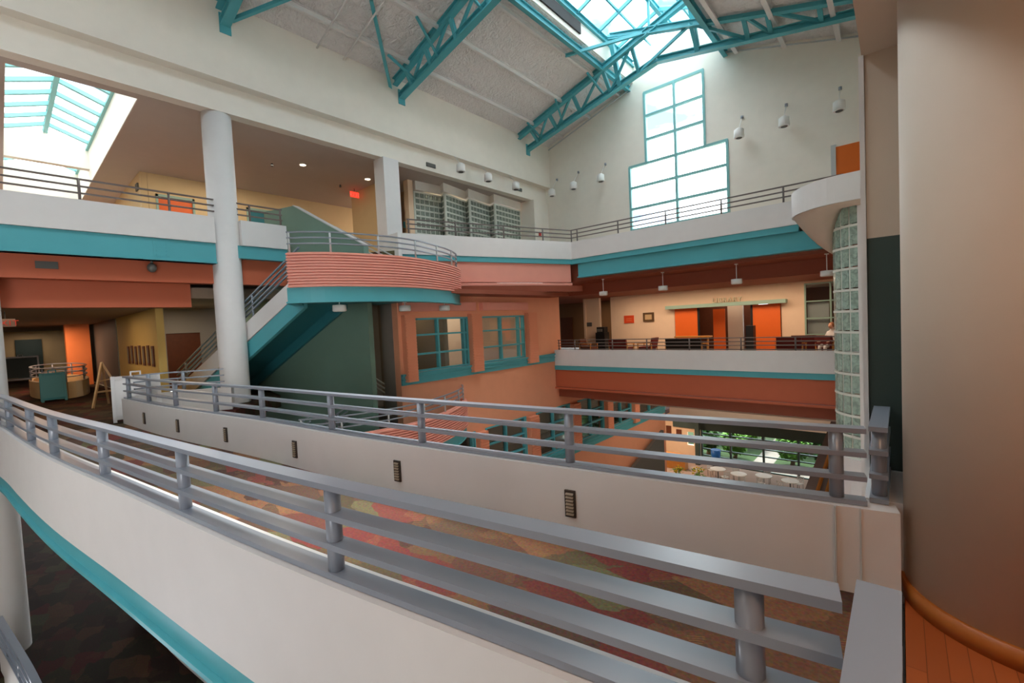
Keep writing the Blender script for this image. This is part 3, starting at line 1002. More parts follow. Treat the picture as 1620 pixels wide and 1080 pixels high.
# roof trusses
def truss(label, yt, yb, brace):
    t = thing('roof_truss', label, 'truss', (XL, yb, 10.3), 'teal roof trusses')
    TL, TR = -14.0, -0.3

    def top(x):
        return (10.72 + 0.3 * (x + 14.1)) if x < -7.15 else (10.7 + 0.3 * (-0.2 - x))

    def bot(x):
        return (10.33 + 0.232 * (x + 14.1)) if x < -7.15 else (10.62 + 0.19 * (-0.2 - x))
    MB().ibeam((TL, yt, top(TL)), (-5.5, yt, 10.72 + 0.3 * 8.6), 0.2, 0.24, 0.03).build('top_chord', TEAL, t)
    MB().ibeam((TR, yt, top(TR)), (-8.8, yt, 10.7 + 0.3 * 8.6), 0.2, 0.24, 0.03).build('top_chord', TEAL, t)
    MB().ibeam((TL, yb, bot(TL)), (-7.15, yb, bot(-7.15)), 0.24, 0.22, 0.03).build('bottom_chord', TEAL, t)
    MB().ibeam((-7.15, yb, bot(-7.14)), (TR, yb, bot(TR)), 0.24, 0.22, 0.03).build('bottom_chord', TEAL, t)
    xs = [-13.1, -12.0, -10.7, -9.2, -7.9, -5.6, -3.9, -3.2, -1.8]
    for i, x in enumerate(xs):
        MB().bar((x, yb, bot(x)), (x, yt, top(x)), 0.13, 0.13, (0, 1, 0)).build('web', TEAL, t)
        if i < len(xs) - 1:
            x2 = xs[i + 1]
            if x < -7.2:
                MB().bar((x, yb, bot(x)), (x2, yt, top(x2)), 0.08, 0.1).build('web', TEAL, t)
            else:
                MB().bar((x, yt, top(x)), (x2, yb, bot(x2)), 0.08, 0.1).build('web', TEAL, t)
    # verticals up to the skylight
    for x in (-8.75, -5.6):
        MB().bar((x, yb, bot(x)), (x, yt, 13.1), 0.17, 0.17, (0, 1, 0)).build('skylight_post', TEAL, t)
    for s in (-1, 1):
        MB().bar((-7.15, yt, 12.75), (-7.15 + s * 1.75, yt, 13.35), 0.08, 0.1).build('skylight_strut', TEAL, t)
    MB().bar((-7.15, yt, 12.8), (-7.15, yt, 13.9), 0.08, 0.08, (0, 1, 0)).build('skylight_strut', TEAL, t)
    for x, xx in ((-12.9, -12.84), (-11.65, -11.24), (-9.5, -9.62)):
        MB().bar((x, yb, bot(x) + 0.05), (xx, yb - 1.15, roofz(xx) - 0.2), 0.07, 0.07).build('kicker', TEAL, t)
    if brace:
        MB().bar((-14.0, yb - 0.25, 10.5), (-11.6, yb - 2.5, roofz(-11.6) - 0.1), 0.1, 0.1).build('brace', TEAL, t)
    MB().box(-14.1, yb - 0.14, 10.1, -13.75, yb + 0.14, 10.62).build('bearing', TEAL, t)
    return t


truss('teal steel roof truss at top left, only its foot in view', 4.45, 4.55, False)
truss('teal steel roof truss in the middle, landing above the square pillar', 10.0, 10.25, True)
truss('teal steel roof truss nearest the gable window', 17.0, 17.65, False)
solo('cross_brace', MB().bar((-9.6, 14.9, 12.02), (-7.4, 16.9, 12.75), 0.1, 0.1), TEAL, 'teal diagonal brace reaching from the roof slope to the last truss', 'brace')
solo('cross_brace', MB().bar((-13.7, 4.7, 10.5), (-11.6, 6.4, 11.3), 0.1, 0.1), TEAL, 'teal diagonal brace beside the truss foot at top left', 'brace')

# ------------------------------------------------------------------ slanted balcony and back balcony
A_, B_ = (-13.0, 9.15), (-10.42, 16.0)
slant = [(-14.0, 9.35), A_, B_, (-2.35, 15.95)]
s2 = [A_, B_]
s3 = [A_, B_, (-2.3, 15.95)]
struct('wall_upper_parapet_back', MB().ribbon(s3, 0.0, 0.2, 4.45, 5.17).box(-14.05, 9.15, 3.5, -12.95, 9.3, 5.17), WHITE)
struct('trim_7', MB().ribbon(s3, 0.03, 0.3, 4.25, 4.448).box(-14.0, 9.17, 4.2, -13.0, 9.29, 4.45), TEAL)
struct('wall_upper_slab_edge', MB().ribbon(s2, 0.10, 0.4, 3.5, 4.248).ribbon(s2, 0.02, 0.5, 3.36, 3.46), SALMON)
struct('trim_8', MB().box(-10.2, 16.12, 3.7, -1.5, 16.3, 4.248).box(-10.2, 16.02, 3.66, -1.5, 16.4, 3.70), TEAL)
struct('ceiling_library_edge', MB().box(-12.3, 16.42, 3.55, -0.2, 18.0, 4.29), ORANGE_SHADE)
struct('ceiling_library', MB().box(-12.3, 18.0, 3.05, -0.2, 22.0, 4.29), ORANGE_SHADE)
struct('ceiling_slant', MB().prism([(-16.0, 8.9), (-12.9, 9.3), (-10.2, 16.4), (-16, 16.4)], 3.1, 3.34), ORANGE_SHADE)
up_r = [(-12.9, 9.45), (-10.42 + 0.0, 16.12), (-2.0, 16.05)]
pp = []
for a, b_ in zip([(-12.85, 9.6), (-10.37, 16.15)], [(-10.47, 15.95), (-1.5, 16.05)]):
    pass
rp = [(-12.93, 9.55), (-10.5, 16.1), (-1.2, 16.05)]
L = plen(rp)
railing('balcony_railing', 'thin brown-grey railing on the upper back balcony below the gable window', rp, 5.17, along(rp, [0.05, 1.8, 3.8, 5.6, 7.03, 7.32, 9.2, 11.1, 13.0, 14.8]),
        mat('brown grey rail paint', (112, 102, 98), 0.45), levels=(0.5, 0.34, 0.18), wd=0.05, th=0.035, pr=0.028)
rp = [(-14.25, -8.8), (-14.25, 5.9)]
railing('balcony_railing', 'thin brown-grey railing on the upper lobby edge at left', rp, 5.17, [(-14.25, y) for y in (-2.2, -0.3 - .6, 1.42, 3.1, 5.0, 5.85)],
        MATS['brown grey rail paint'], levels=(0.5, 0.34, 0.18), wd=0.05, th=0.035, pr=0.028)
# hall vent grille and speaker on the lobby fascia
solo('air_vent', MB().box(-14.42, 0.62, 3.6, -14.38, 0.98, 3.76), DKGREY, 'rectangular grey vent grille in the terracotta lobby fascia', 'vent')
t = thing('loudspeaker', 'small grey speaker hanging under the left teal beam', 'speaker', (-14.3, 2.6, 3.9))
MB().ball((-14.3, 2.65, 3.72), 0.1, 0.1, 0.12).build('housing', DKGREY, t)
MB().tube((-14.3, 2.65, 3.8), (-14.3, 2.65, 3.92), 0.03, 8).build('bracket', DKGREY, t)
bb = MB()
for yy in (2.75, 2.95):
    for zz in (4.05, 4.14, 4.23, 4.32):
        bb.tube((-14.16, yy, zz), (-14.14, yy, zz), 0.02, 8)
solo('bolt_plate', bb.box(-14.16, 2.68, 4.0, -14.15, 3.02, 4.38), TEAL, 'teal bolted splice plate on the left beam', 'plate')

# ------------------------------------------------------------------ staircases
T0 = Vector((-12.35, 5.38))           # where the first flight meets the landing
Dv = Vector((0.957, 0.289)).normalized()
Nv = Vector((-0.289, 0.957)).normalized()
RISE, GO = 0.1833, 0.322


def P2(s, o, z):
    p = T0 + Dv * s + Nv * o
    return (p.x, p.y, z)


land_pts = [(-11.24, 4.73), (-10.9, 5.1), (-10.66, 5.5), (-10.47, 6.07), (-10.33, 6.7), (-10.28, 7.25), (-10.36, 8.0), (-10.62, 8.8), (-10.95, 9.6), (-11.5, 10.45), (-12.1, 10.95)]
land = smoothpath(land_pts, 3)


def sloped(b, s0, s1, o0, o1, zb0, zb1, zt0, zt1):
    vs = [P2(s0, o0, zb0), P2(s1, o0, zb1), P2(s1, o0, zt1), P2(s0, o0, zt0), P2(s0, o1, zb0), P2(s1, o1, zb1), P2(s1, o1, zt1), P2(s0, o1, zt0)]
    b.add(vs, [(0, 1, 2, 3), (7, 6, 5, 4), (0, 4, 5, 1), (1, 5, 6, 2), (2, 6, 7, 3), (3, 7, 4, 0)])
    return b


def staircase(dz, label, loc):
    t = thing('staircase', label, 'staircase', loc)
    k = RISE / GO
    S0 = -18 * GO
    # first flight: s from S0 to 0, nosing line z = 3.3 + k*s
    zn = lambda s: 3.3 + k * s + dz
    sloped(MB(), S0, 0.25, 0, 0.12, zn(S0) - 0.3, zn(0.25) - 0.36, zn(S0) + 0.28, zn(0.0) + 0.28).build('side_panel', WHITE, t)
    sloped(MB(), S0 + 0.7, 0.2, 0.02, 0.14, zn(S0 + 0.7) - 0.84, zn(0.2) - 0.84, zn(S0 + 0.7) - 0.36, zn(0.2) - 0.36).build('stringer', TEAL, t)
    sloped(MB(), S0 + 0.7, 0.2, 1.5, 1.6, zn(S0 + 0.7) - 0.84, zn(0.2) - 0.84, zn(S0 + 0.7) - 0.2, zn(0.2) - 0.2).build('stringer', TEALD, t)
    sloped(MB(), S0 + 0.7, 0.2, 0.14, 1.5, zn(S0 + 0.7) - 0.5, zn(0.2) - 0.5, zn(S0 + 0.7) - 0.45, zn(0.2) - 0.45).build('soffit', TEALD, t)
    st = MB()
    for i in range(18):
        s = S0 + i * GO
        z = dz + (i + 1) * RISE
        a = [P2(s, 0.14, 0), P2(s + GO, 0.14, 0), P2(s + GO, 1.5, 0), P2(s, 1.5, 0)]
        st.prism([(q[0], q[1]) for q in a], z - 0.05, z)
        a = [P2(s, 0.14, 0), P2(s + 0.02, 0.14, 0), P2(s + 0.02, 1.5, 0), P2(s, 1.5, 0)]
        st.prism([(q[0], q[1]) for q in a], z - RISE - 0.04, z - 0.05)
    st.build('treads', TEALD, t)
    for o in (0.06, 1.44):
        for dzz in (0.85, 0.7, 0.55, 0.42):
            a = P2(S0, o, zn(S0) + dzz)
            b_ = P2(0.1, o, zn(0.1) + dzz)
            MB().bar(a, b_, 0.05, 0.035).build('handrail', RAILW if dzz < 0 else RAIL, t)
        for s in (-5.3, -3.6, -1.9, -0.3):
            a = P2(s, o, zn(s) + 0.1)
            b_ = P2(s, o, zn(s) + 0.86)
            MB().tube(a, b_, 0.028, 8).build('post', RAIL, t)
    # landing slab, teal rim, ribbed salmon guard
    poly = [P2(0, 0, 0)[:2]] + land + [(-12.9, 10.7), (-12.9, 9.4)] + [P2(0, 4.2, 0)[:2]]
    MB().prism(poly, 3.05 + dz, 3.3 + dz).build('landing_floor', TEALD, t)
    rim = [P2(0.0, 0, 0)[:2]] + land
    MB().ribbon(rim, -0.06, 0.06, 2.66 + dz, 3.0 + dz).ribbon(rim, -0.09, 0.14, 2.62 + dz, 2.66 + dz).build('landing_beam', TEAL, t)
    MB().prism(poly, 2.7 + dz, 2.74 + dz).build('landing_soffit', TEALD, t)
    g = MB().ribbon(land, -0.06, 0.06, 3.0 + dz, 3.85 + dz)
    for j in range(12):
        z = 3.01 + j * 0.0705 + dz
        g.ribbon(land, -0.13, -0.05, z, z + 0.042)
    g.build('landing_guard', SALMON, t)
    for q in (0.5, 0.36, 0.22):
        MB().ribbon(land, -0.025, 0.025, 3.85 + q - 0.015 + dz, 3.85 + q + 0.015 + dz).build('landing_rail', RAIL, t)
    for p in along(land, [0.05, 1.0, 2.2, 3.4, 4.5, 5.6, 6.6]):
        MB().tube((p[0], p[1], 3.85 + dz), (p[0], p[1], 4.36 + dz), 0.026, 8).build('landing_post', RAILW, t)
    # second flight behind the spine wall, back up to the upper floor
    st = MB()
    for i in range(7):
        s = 0.6 - (i + 1) * GO
        z = 3.3 + dz + (i + 1) * RISE
        a = [P2(s, 1.85, 0), P2(s + GO, 1.85, 0), P2(s + GO, 3.3, 0), P2(s, 3.3, 0)]
        st.prism([(q[0], q[1]) for q in a], z - RISE, z)
    st.build('upper_treads', DKGREY, t)
    for q in (0.95, 0.8, 0.65):
        MB().bar(P2(0.8, 3.2, 3.3 + dz + q), P2(-1.7, 3.2, 4.6 + dz + q), 0.045, 0.035).build('handrail', RAILW, t)
    return t


staircase(0.0, 'upper staircase with teal stringer and curved salmon ribbed landing', (T0.x, T0.y, 0))
staircase(-4.6, 'lower staircase with curved salmon ribbed landing, seen below the bridge railing', (T0.x, T0.y, -4.6))
# spine wall between flights
sp = MB()
s_end = 0.95
# profile along s: guard top
prof = [(-5.6, GND), (s_end, GND), (s_end, 4.4), (-1.83, 5.95), (-3.2, 5.95), (-3.2, 3.0), (-5.6, 3.0)]
sp_v = [P2(s, 1.62, z) for s, z in prof] + [P2(s, 1.82, z) for s, z in prof]
n = len(prof)
sp.add(sp_v, [tuple(range(n)), tuple(range(n, 2 * n))[::-1]] + [(i, i + n, (i + 1) % n + n, (i + 1) % n) for i in range(n)])
struct('wall_stair_spine', sp, GREEN)
capb = MB()
capb.bar(P2(s_end + 0.02, 1.72, 4.4), P2(-1.83, 1.72, 5.96), 0.24, 0.03)
struct('trim_9', capb, RAILW)


# passage behind the stair
struct('wall_passage', MB().box(-16.6, 9.6, GND, -16.4, 12.5, 3.1), GREYW)
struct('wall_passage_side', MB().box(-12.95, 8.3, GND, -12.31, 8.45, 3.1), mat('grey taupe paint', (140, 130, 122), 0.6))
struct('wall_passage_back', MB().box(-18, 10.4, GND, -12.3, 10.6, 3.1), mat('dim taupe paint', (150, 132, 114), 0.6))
struct('door_8', MB().box(-14.9, 10.3, 0, -14.1, 10.38, 2.15), BROWND)

struct('wall_outer_left', MB().box(-21.6, 9.0, GND, -21.4, 34, 4.3).box(-21.4, 9.0, GND, -16.7, 9.1, 4.3), DKGREY)

# pendants
def pendant(stem):
    t = thing('pendant_lamp', '', 'lamp', (0, 0, 0))
    MB().lathe((0, 0, 0), [(0.06, 0.16), (0.17, 0.15), (0.175, 0.0), (0.165, -0.01)], 24).build('shade', LAMPW, t, False)
    MB().lathe((0, 0, 0), [(0.15, -0.02), (0.15, -0.011)], 24).build('diffuser', mat('dull diffuser', (225, 222, 214), 0.5), t, False)
    MB().tube((0, 0, 0.15), (0, 0, 0.15 + stem), 0.014, 8).build('stem', LAMPW, t, False)
    MB().lathe((0, 0, 0.15 + stem), [(0.06, -0.03), (0.06, 0.0)], 16).build('canopy', LAMPW, t, False)
    return t


pA = pendant(0.12)
labs = ['small round white pendant lamp under the landing, the leftmost of three', 'small round white pendant lamp under the landing, the middle one', 'small round white pendant lamp under the landing, the rightmost of three']
pos = [(-11.0, 5.85, 2.42), (-11.3, 8.1, 2.42), (-11.35, 9.7, 2.42)]
for i, (p, lb) in enumerate(zip(pos, labs)):
    if i == 0:
        pA.location = p
        pA['label'] = lb
        pA['group'] = 'pendant lamps under the stair landing'
    else:
        dup(pA, p, None, lb, 'pendant lamps under the stair landing')
pB = pendant(0.52)
for i, x in enumerate((-9.32, -6.78, -4.21, -1.68)):
    lb = 'white drum pendant lamp hanging before the library gallery, %s' % ['first from the left', 'second from the left', 'third from the left', 'nearest the glass block tower'][i]
    if i == 0:
        pB.location = (x, 16.6, 2.87)
        pB['label'] = lb
        pB['group'] = 'pendant lamps before the library gallery'
    else:
        dup(pB, (x, 16.6, 2.87), None, lb, 'pendant lamps before the library gallery')


# wall mounted drum lights high in the atrium
def wall_lamp():
    t = thing('wall_lamp', '', 'lamp', (0, 0, 0))
    MB().lathe((0, 0, 0), [(0.08, 0.24), (0.17, 0.18), (0.18, -0.1), (0.16, -0.12)], 24).build('shade', LAMPW, t, False)
    MB().lathe((0, 0, 0), [(0.10, -0.135), (0.11, -0.12)], 20).build('lens', DKGREY, t, False)
    MB().tube((0, 0, 0.2), (0, 0.5, 0.8), 0.012, 8).build('arm', LAMPW, t, False)
    MB().lathe((0, 0.5, 0.8), [(0.05, -0.05), (0.05, 0.05)], 12).build('wall_plate', RAIL, t, False)
    return t


wl = wall_lamp()
spots = [((-1.49, 18.85, 8.55), 0, 'white drum wall lamp on the gable wall above the orange door'),
         ((-3.08, 18.85, 8.55), 0, 'white drum wall lamp on the gable wall, middle of three right of window'),
         ((-4.56, 18.85, 8.6), 0, 'white drum wall lamp on the gable wall just right of the window'),
         ((-10.5, 18.85, 8.4), 0, 'white drum wall lamp on the gable wall just left of the window'),
         ((-12.0, 18.85, 8.4), 0, 'white drum wall lamp on the gable wall, second left of the window'),
         ((-13.3, 18.85, 8.35), 0, 'white drum wall lamp on the gable wall nearest the corner'),
         ((-13.45, 12.75, 8.25), PI / 2, 'white drum wall lamp on the left beam, nearest the square pillar'),
         ((-13.45, 14.35, 8.2), PI / 2, 'white drum wall lamp on the left beam, middle one of three'),
         ((-13.45, 16.2, 8.2), PI / 2, 'white drum wall lamp on the left beam, nearest the corner')]
for i, (p, rz, lb) in enumerate(spots):
    if i == 0:
        wl.location = p
        wl['label'] = lb
        wl['group'] = 'wall lamps high in the atrium'
    else:
        dup(wl, p, rz, lb, 'wall lamps high in the atrium')
solo('air_vent', MB().box(-14.1, 11.5, 8.25, -14.06, 11.95, 8.4), DKGREY, 'grey grille on the white beam right of the square pillar', 'vent')
solo('air_vent', MB().box(-14.1, 17.0, 8.35, -14.06, 17.4, 8.5), DKGREY, 'grey grille on the white beam near the back corner', 'vent')

solo('room_sign', MB().box(-15.9, 11.55, 6.15, -15.82, 11.8, 6.4), TEALD, 'small dark teal room sign left of the glass block screen', 'sign')
# downlights in the upper ceiling
dl = thing('downlight', 'round lit downlight in the upper lobby ceiling, left one', 'light', (-16.6, 7.75, 8.1), 'downlights of the upper ceiling')
MB().lathe((0, 0, -0.02), [(0.13, 0.0), (0.13, 0.02)], 20).build('trim_ring', LAMPW, dl, False)
MB().lathe((0, 0, -0.024), [(0.1, 0.0), (0.1, 0.003)], 20).build('lens', LAMPG, dl, False)
dup(dl, (-16.5, 10.35, 8.1), None, 'round lit downlight in the upper ceiling, nearest the square pillar')
sp_ = thing('fire_sprinkler', 'small sprinkler head in the upper ceiling near the round column', 'sprinkler', (-17.2, 6.9, 8.1))
MB().lathe((-17.2, 6.9, 8.0), [(0.05, 0.0), (0.03, 0.1)], 10).build('head', DKGREY, sp_)
sp2 = thing('fire_sprinkler', 'small sprinkler head in the upper ceiling near the exit sign', 'sprinkler', (-17.9, 9.9, 8.1))
MB().lathe((-17.9, 9.9, 8.0), [(0.05, 0.0), (0.03, 0.1)], 10).build('head', DKGREY, sp2)
t = thing('exit_sign', 'glowing red exit sign hanging from the upper ceiling behind the pillar', 'sign', (-18.0, 10.6, 8.1))
MB().box(-18.03, 10.4, 7.72, -17.97, 10.8, 7.95).build('housing', mat('lit red sign', (235, 60, 40), 0.5, emit=((255, 70, 50), 0.8)), t)
MB().box(-18.01, 10.59, 7.95, -17.99, 10.61, 8.1).build('hanger', DKGREY, t)
text('EXIT', 0.19, 0.004, PAPER, t, (-17.965, 10.6, 7.76), (PI / 2, 0, PI / 2))

# ------------------------------------------------------------------ lower bridge (one level down)
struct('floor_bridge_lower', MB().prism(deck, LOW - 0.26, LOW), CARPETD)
struct('wall_bridge_lower_near', MB().ribbon(near, -0.04, 0.14, LOW - 0.27, LOW + PT), WHITE)
struct('wall_bridge_lower_far', MB().ribbon(far, -0.04, 0.14, LOW - 0.27, LOW + PT), WHITE)
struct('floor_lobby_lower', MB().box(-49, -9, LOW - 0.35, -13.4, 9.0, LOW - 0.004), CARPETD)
railing('bridge_railing', 'grey railing of the lower bridge at the bottom left corner', nr, LOW + PT, [(p[0], p[1]) for p in npost])
struct('wall_lobby_lower', MB().box(-49.2, -9, LOW, -49, 9, -0.4), TAN)
struct('wall_gallery_lower', MB().box(0.0, -9.0, GND, 0.3, 4.6, -0.3), CREAM)
struct('wall_front', MB().box(-49, -9.3, GND, 0.3, -9.0, 14.0), mat('brown grey wall', (150, 138, 126), 0.7))

# ------------------------------------------------------------------ salmon wall with its two rows of windows
SX = -12.0
TH = 0.3
WIN_U = [(8.85, 11.3), (11.87, 14.55)]
WIN_L = [(8.6, 11.4), (11.95, 14.4), (15.1, 17.7), (18.4, 20.9), (21.6, 24.1), (24.8, 28.6)]
b = MB()


def hole_wall(b, y0, y1, z0, z1, holes):
    """wall strip on X = SX between z0..z1 with rectangular holes (ya, yb, za, zb) sharing one za, zb"""
    za, zb = holes[0][2], holes[0][3]
    b.box(SX - TH, y0, z0, SX, y1, za)
    b.box(SX - TH, y0, zb, SX, y1, z1)
    y = y0
    for h in holes:
        b.box(SX - TH, y, za, SX, h[0], zb)
        y = h[1]
    b.box(SX - TH, y, za, SX, y1, zb)


hole_wall(b, 8.3, 17.2, -1.0, 3.1, [(a, c_, 0.43, 2.2) for a, c_ in WIN_U])
hole_wall(b, 8.3, 29.0, GND, -1.0, [(a, c_, -4.08, -2.06) for a, c_ in WIN_L])
struct('wall_salmon', b, SALW)
SAL2 = mat('salmon pier paint', (238, 158, 122), 0.55)


def ribbed_pier(y0, y1, z0, z1):
    b = MB().box(SX, y0, z0, SX + 0.22, y1, z1)
    n = int((z1 - z0) / 0.1)
    for k in range(n):
        b.box(SX + 0.22, y0 + 0.01, z0 + k * 0.1 + 0.01, SX + 0.25, y1 - 0.01, z0 + k * 0.1 + 0.075)
    return b


for k, (y0, y1) in enumerate([(8.42, 8.82), (11.32, 11.85), (14.62, 15.2)]):
    solo('wall_pier', ribbed_pier(y0, y1, 0.16, 2.3), SAL2,
         ['ribbed salmon wall pier left of the upper windows beside the dark passage', 'ribbed salmon wall pier between the two upper windows', 'ribbed salmon wall pier right of the upper windows'][k], 'pier')
for k, (y0, y1) in enumerate([(11.45, 11.9), (14.45, 15.05), (17.75, 18.35), (20.95, 21.55), (24.15, 24.75)]):
    solo('wall_pier', ribbed_pier(y0, y1, -4.3, -2.12), SAL2,
         ['ribbed salmon pier between the lower windows, nearest the lower landing', 'ribbed salmon pier between the lower windows, second from the lower landing', 'salmon pier between the lower windows below the library corner',
          'salmon pier between the lower windows under the library gallery', 'farthest salmon pier between the lower windows'][k], 'pier')


def window_bank(n, y0, y1, z0, z1, vs, hs):
    f = MB()
    for y in [y0 + 0.03] + vs + [y1 - 0.03]:
        f.box(SX - 0.12, y - 0.035, z0, SX + 0.03, y + 0.035, z1)
    for z in [z0 + 0.03] + hs + [z1 - 0.03]:
        f.box(SX - 0.11, y0, z - 0.03, SX + 0.02, y1, z + 0.03)
    o = struct('window_%d' % n, f, TEAL)
    struct('pane', MB().box(SX - 0.07, y0, z0, SX - 0.06, y1, z1), GLASS, o)


window_bank(2, 8.85, 11.3, 0.43, 2.2, [9.9, 10.6 + 0.5], [1.01, 1.64])
window_bank(3, 11.87, 14.55, 0.43, 2.2, [13.1, 14.2], [1.01, 1.64])
for i, (a, c_) in enumerate(WIN_L):
    window_bank(4 + i, a, c_, -4.08, -2.06, [a + (c_ - a) * 0.48, a + (c_ - a) * 0.95], [-3.4, -2.75])
struct('trim_10', MB().box(SX, 8.3, 0.06, SX + 0.06, 16.58, 0.4).box(SX, 8.3, 0.22, SX + 0.1, 16.58, 0.26).box(SX, 8.3, 0.36, SX + 0.12, 16.58, 0.42), TEAL)
struct('trim_11', MB().box(SX, 8.3, -4.55, SX + 0.06, 28.9, -4.1).box(SX, 8.3, -4.2, SX + 0.12, 28.9, -4.15).box(SX, 8.3, -4.35, SX + 0.1, 28.9, -4.31), TEAL)
struct('wall_window_header', MB().box(SX, 8.35, 2.42, SX + 0.2, 11.6, 2.72).box(SX, 11.95, 2.42, SX + 0.2, 14.65, 2.72), SALMON)
struct('ceiling_slant_edge', MB().box(-12.0, 9.5, 2.95, -10.9, 16.4, 3.09), ORANGE_SHADE)
# rooms behind the windows
struct('wall_window_room', MB().box(-15.9, 10.75, 0, -15.7, 17.2, 3.1).box(-15.7, 17.2, 0, -12.3, 17.4, 3.1), TAUPE)
struct('floor_window_room', MB().box(-15.9, 10.62, -0.3, -12.32, 17.2, 0), CARPET)
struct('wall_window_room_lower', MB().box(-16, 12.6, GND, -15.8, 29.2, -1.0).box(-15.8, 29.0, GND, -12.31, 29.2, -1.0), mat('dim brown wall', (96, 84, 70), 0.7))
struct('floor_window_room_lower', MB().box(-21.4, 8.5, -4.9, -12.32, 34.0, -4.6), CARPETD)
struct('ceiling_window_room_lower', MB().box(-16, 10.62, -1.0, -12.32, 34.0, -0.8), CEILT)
t = thing('picture_frame', 'framed picture on the wall seen through the left upper window', 'picture', (-15.7, 12.2, 1.5))
MB().box(-15.7, 11.9, 1.2, -15.66, 12.5, 1.75).build('frame', BROWND, t)
MB().box(-15.67, 11.97, 1.27, -15.65, 12.43, 1.68).build('print', mat('pale print', (200, 190, 170), 0.7), t)

# dark ramp wall low down beside the salmon wall
rb = MB()
rb.add([(-11.7, 17.5, -8.2), (-11.7, 27.5, -5.4), (-11.7, 27.5, GND), (-11.7, 17.5, GND), (-11.5, 17.5, -8.2), (-11.5, 27.5, -5.4), (-11.5, 27.5, GND), (-11.5, 17.5, GND)],
       [(0, 1, 2, 3), (7, 6, 5, 4), (0, 4, 5, 1), (1, 5, 6, 2), (2, 6, 7, 3), (3, 7, 4, 0)])
struct('wall_ramp', rb, DKGREY)

# ------------------------------------------------------------------ library gallery
struct('wall_library_parapet', MB().box(-11.95, 16.6, -0.13, -0.2, 16.8, PT), WHITE)
struct('trim_12', MB().box(-11.99, 16.63, -0.33, -0.2, 16.8, -0.132), TEAL)
struct('wall_library_fascia', MB().box(-11.99, 16.67, -1.1, -0.2, 16.9, -0.332).box(-11.99, 16.6, -1.2, -0.2, 16.9, -1.12), ORANGE)
struct('floor_library', MB().box(-15.6, 16.8, -0.3, -0.2, 26, 0.0), CARPET)
struct('ceiling_under_library', MB().box(-12.0, 16.9, -1.6, -0.2, 30, -1.25), ORANGE_SHADE)
struct('ceiling_cafe', MB().box(-12.0, 20.0, -2.3, -0.2, 20.4, -1.6).box(-12, 20.4, -2.3, -0.2, 30, -2.2), TAUPE)
rp = [(-11.8, 16.7), (-0.6, 16.7)]
railing('library_railing', 'thin grey railing along the library gallery parapet', rp, PT, [(x, 16.7) for x in (-11.75, -10.9, -9.05, -7.55, -5.9, -4.5 + .35, -2.55, -1.5)],
        MATS['brown grey rail paint'], levels=(0.44, 0.31, 0.18, 0.04), wd=0.045, th=0.03, pr=0.026)
b = MB()
b.box(-11.95, 22, 0, -8.45, 22.2, 3.1).box(-8.45, 22, 2.2, -3.85, 22.2, 3.1).box(-3.85, 22, 0, -3.0, 22.2, 3.1).box(-3.0, 22, 0, -0.2, 22.2, 0.8).box(-3.0, 22, 2.95, -0.2, 22.2, 3.1)
struct('wall_library', b, WARM)
struct('wall_library_corridor', MB().box(-13.65, 22, 0, -12.65, 22.2, 3.1).box(-13.62, 21.9, 0, -13.5, 22, 3.1), WARM)
struct('wall_corridor_back', MB().box(-20, 26, 0, -8, 26.2, 3.1), mat('brown corridor paint', (130, 96, 66), 0.7))
struct('ceiling_corridor', MB().box(-20, 17.42, 3.06, -12.31, 26, 3.2).box(-12.31, 22.21, 3.06, -9.4, 26, 3.2), ORANGE_SHADE)
struct('door_9', MB().box(-18.0, 25.9, 0, -17.05, 25.98, 2.1), BROWND)
solo('corridor_sign', MB().box(-13.45, 21.94, 1.5, -13.15, 21.99, 1.72), DKGREY, 'small grey room sign on the peach pier left of the library', 'sign')
# library entrance: canopy, orange panels, lettering
solo('door_canopy', MB().box(-8.75, 21.6, 2.2, -3.62, 22.0, 2.36), PALEG, 'long pale green canopy beam above the library entrance', 'canopy')
t = thing('library_lettering', 'raised letters reading LIBRARY above the green canopy', 'sign', (-6.0, 21.97, 2.4))
text('LIBRARY', 0.3, 0.04, SILVER, t, (-6.0, 21.95, 2.39), (PI / 2, 0, 0))
for x0, x1, lb in ((-8.4, -7.28, 'large orange panel door left of the library entrance'), (-4.98, -3.88, 'large orange panel door right of the library entrance')):
    t = thing('orange_door', lb, 'door', ((x0 + x1) / 2, 21.95, 0))
    MB().box(x0, 21.92, 0.02, x1, 21.99, 2.19).build('panel', DOORO, t)
    e = x1 if x0 < -6 else x0
    MB().box(e - 0.04, 21.9, 0.02, e + 0.04, 21.99, 2.19).build('edge_strip', DARK, t)
struct('wall_library_inside', MB().box(-9.4, 25.6, 0, -5.55, 25.8, 3.1).box(-5.0, 25.6, 0, 0, 25.8, 3.1).box(-9.4, 22.2, 0, -9.2, 25.6, 3.1).box(-5.55, 25.6, 0, -5.0, 25.8, 0.9), BROWND)
struct('ceiling_library_inside', MB().box(-9.2, 22.2, 2.9, -0.2, 25.6, 3.05), TAUPE)
solo('orange_door', MB().box(-7.0, 23.2, 0, -6.45, 23.26, 2.1), DOORO, 'narrow orange door leaf seen inside the library entrance', 'door')
struct('wall_library_vestibule', MB().box(-6.6, 24.2, 0, -5.9, 24.4, 2.9), TAUPE)
f = MB().box(-5.56, 25.55, 0.9, -5.5, 25.65, 2.5).box(-5.05, 25.55, 0.9, -4.99, 25.65, 2.5).box(-5.56, 25.55, 1.7, -4.99, 25.65, 1.75).box(-5.56, 25.55, 2.45, -4.99, 25.65, 2.52)
o = struct('window_20', f, DARK)
struct('pane', MB().box(-5.5, 25.6, 0.9, -5.05, 25.61, 2.45), GLASS, o)
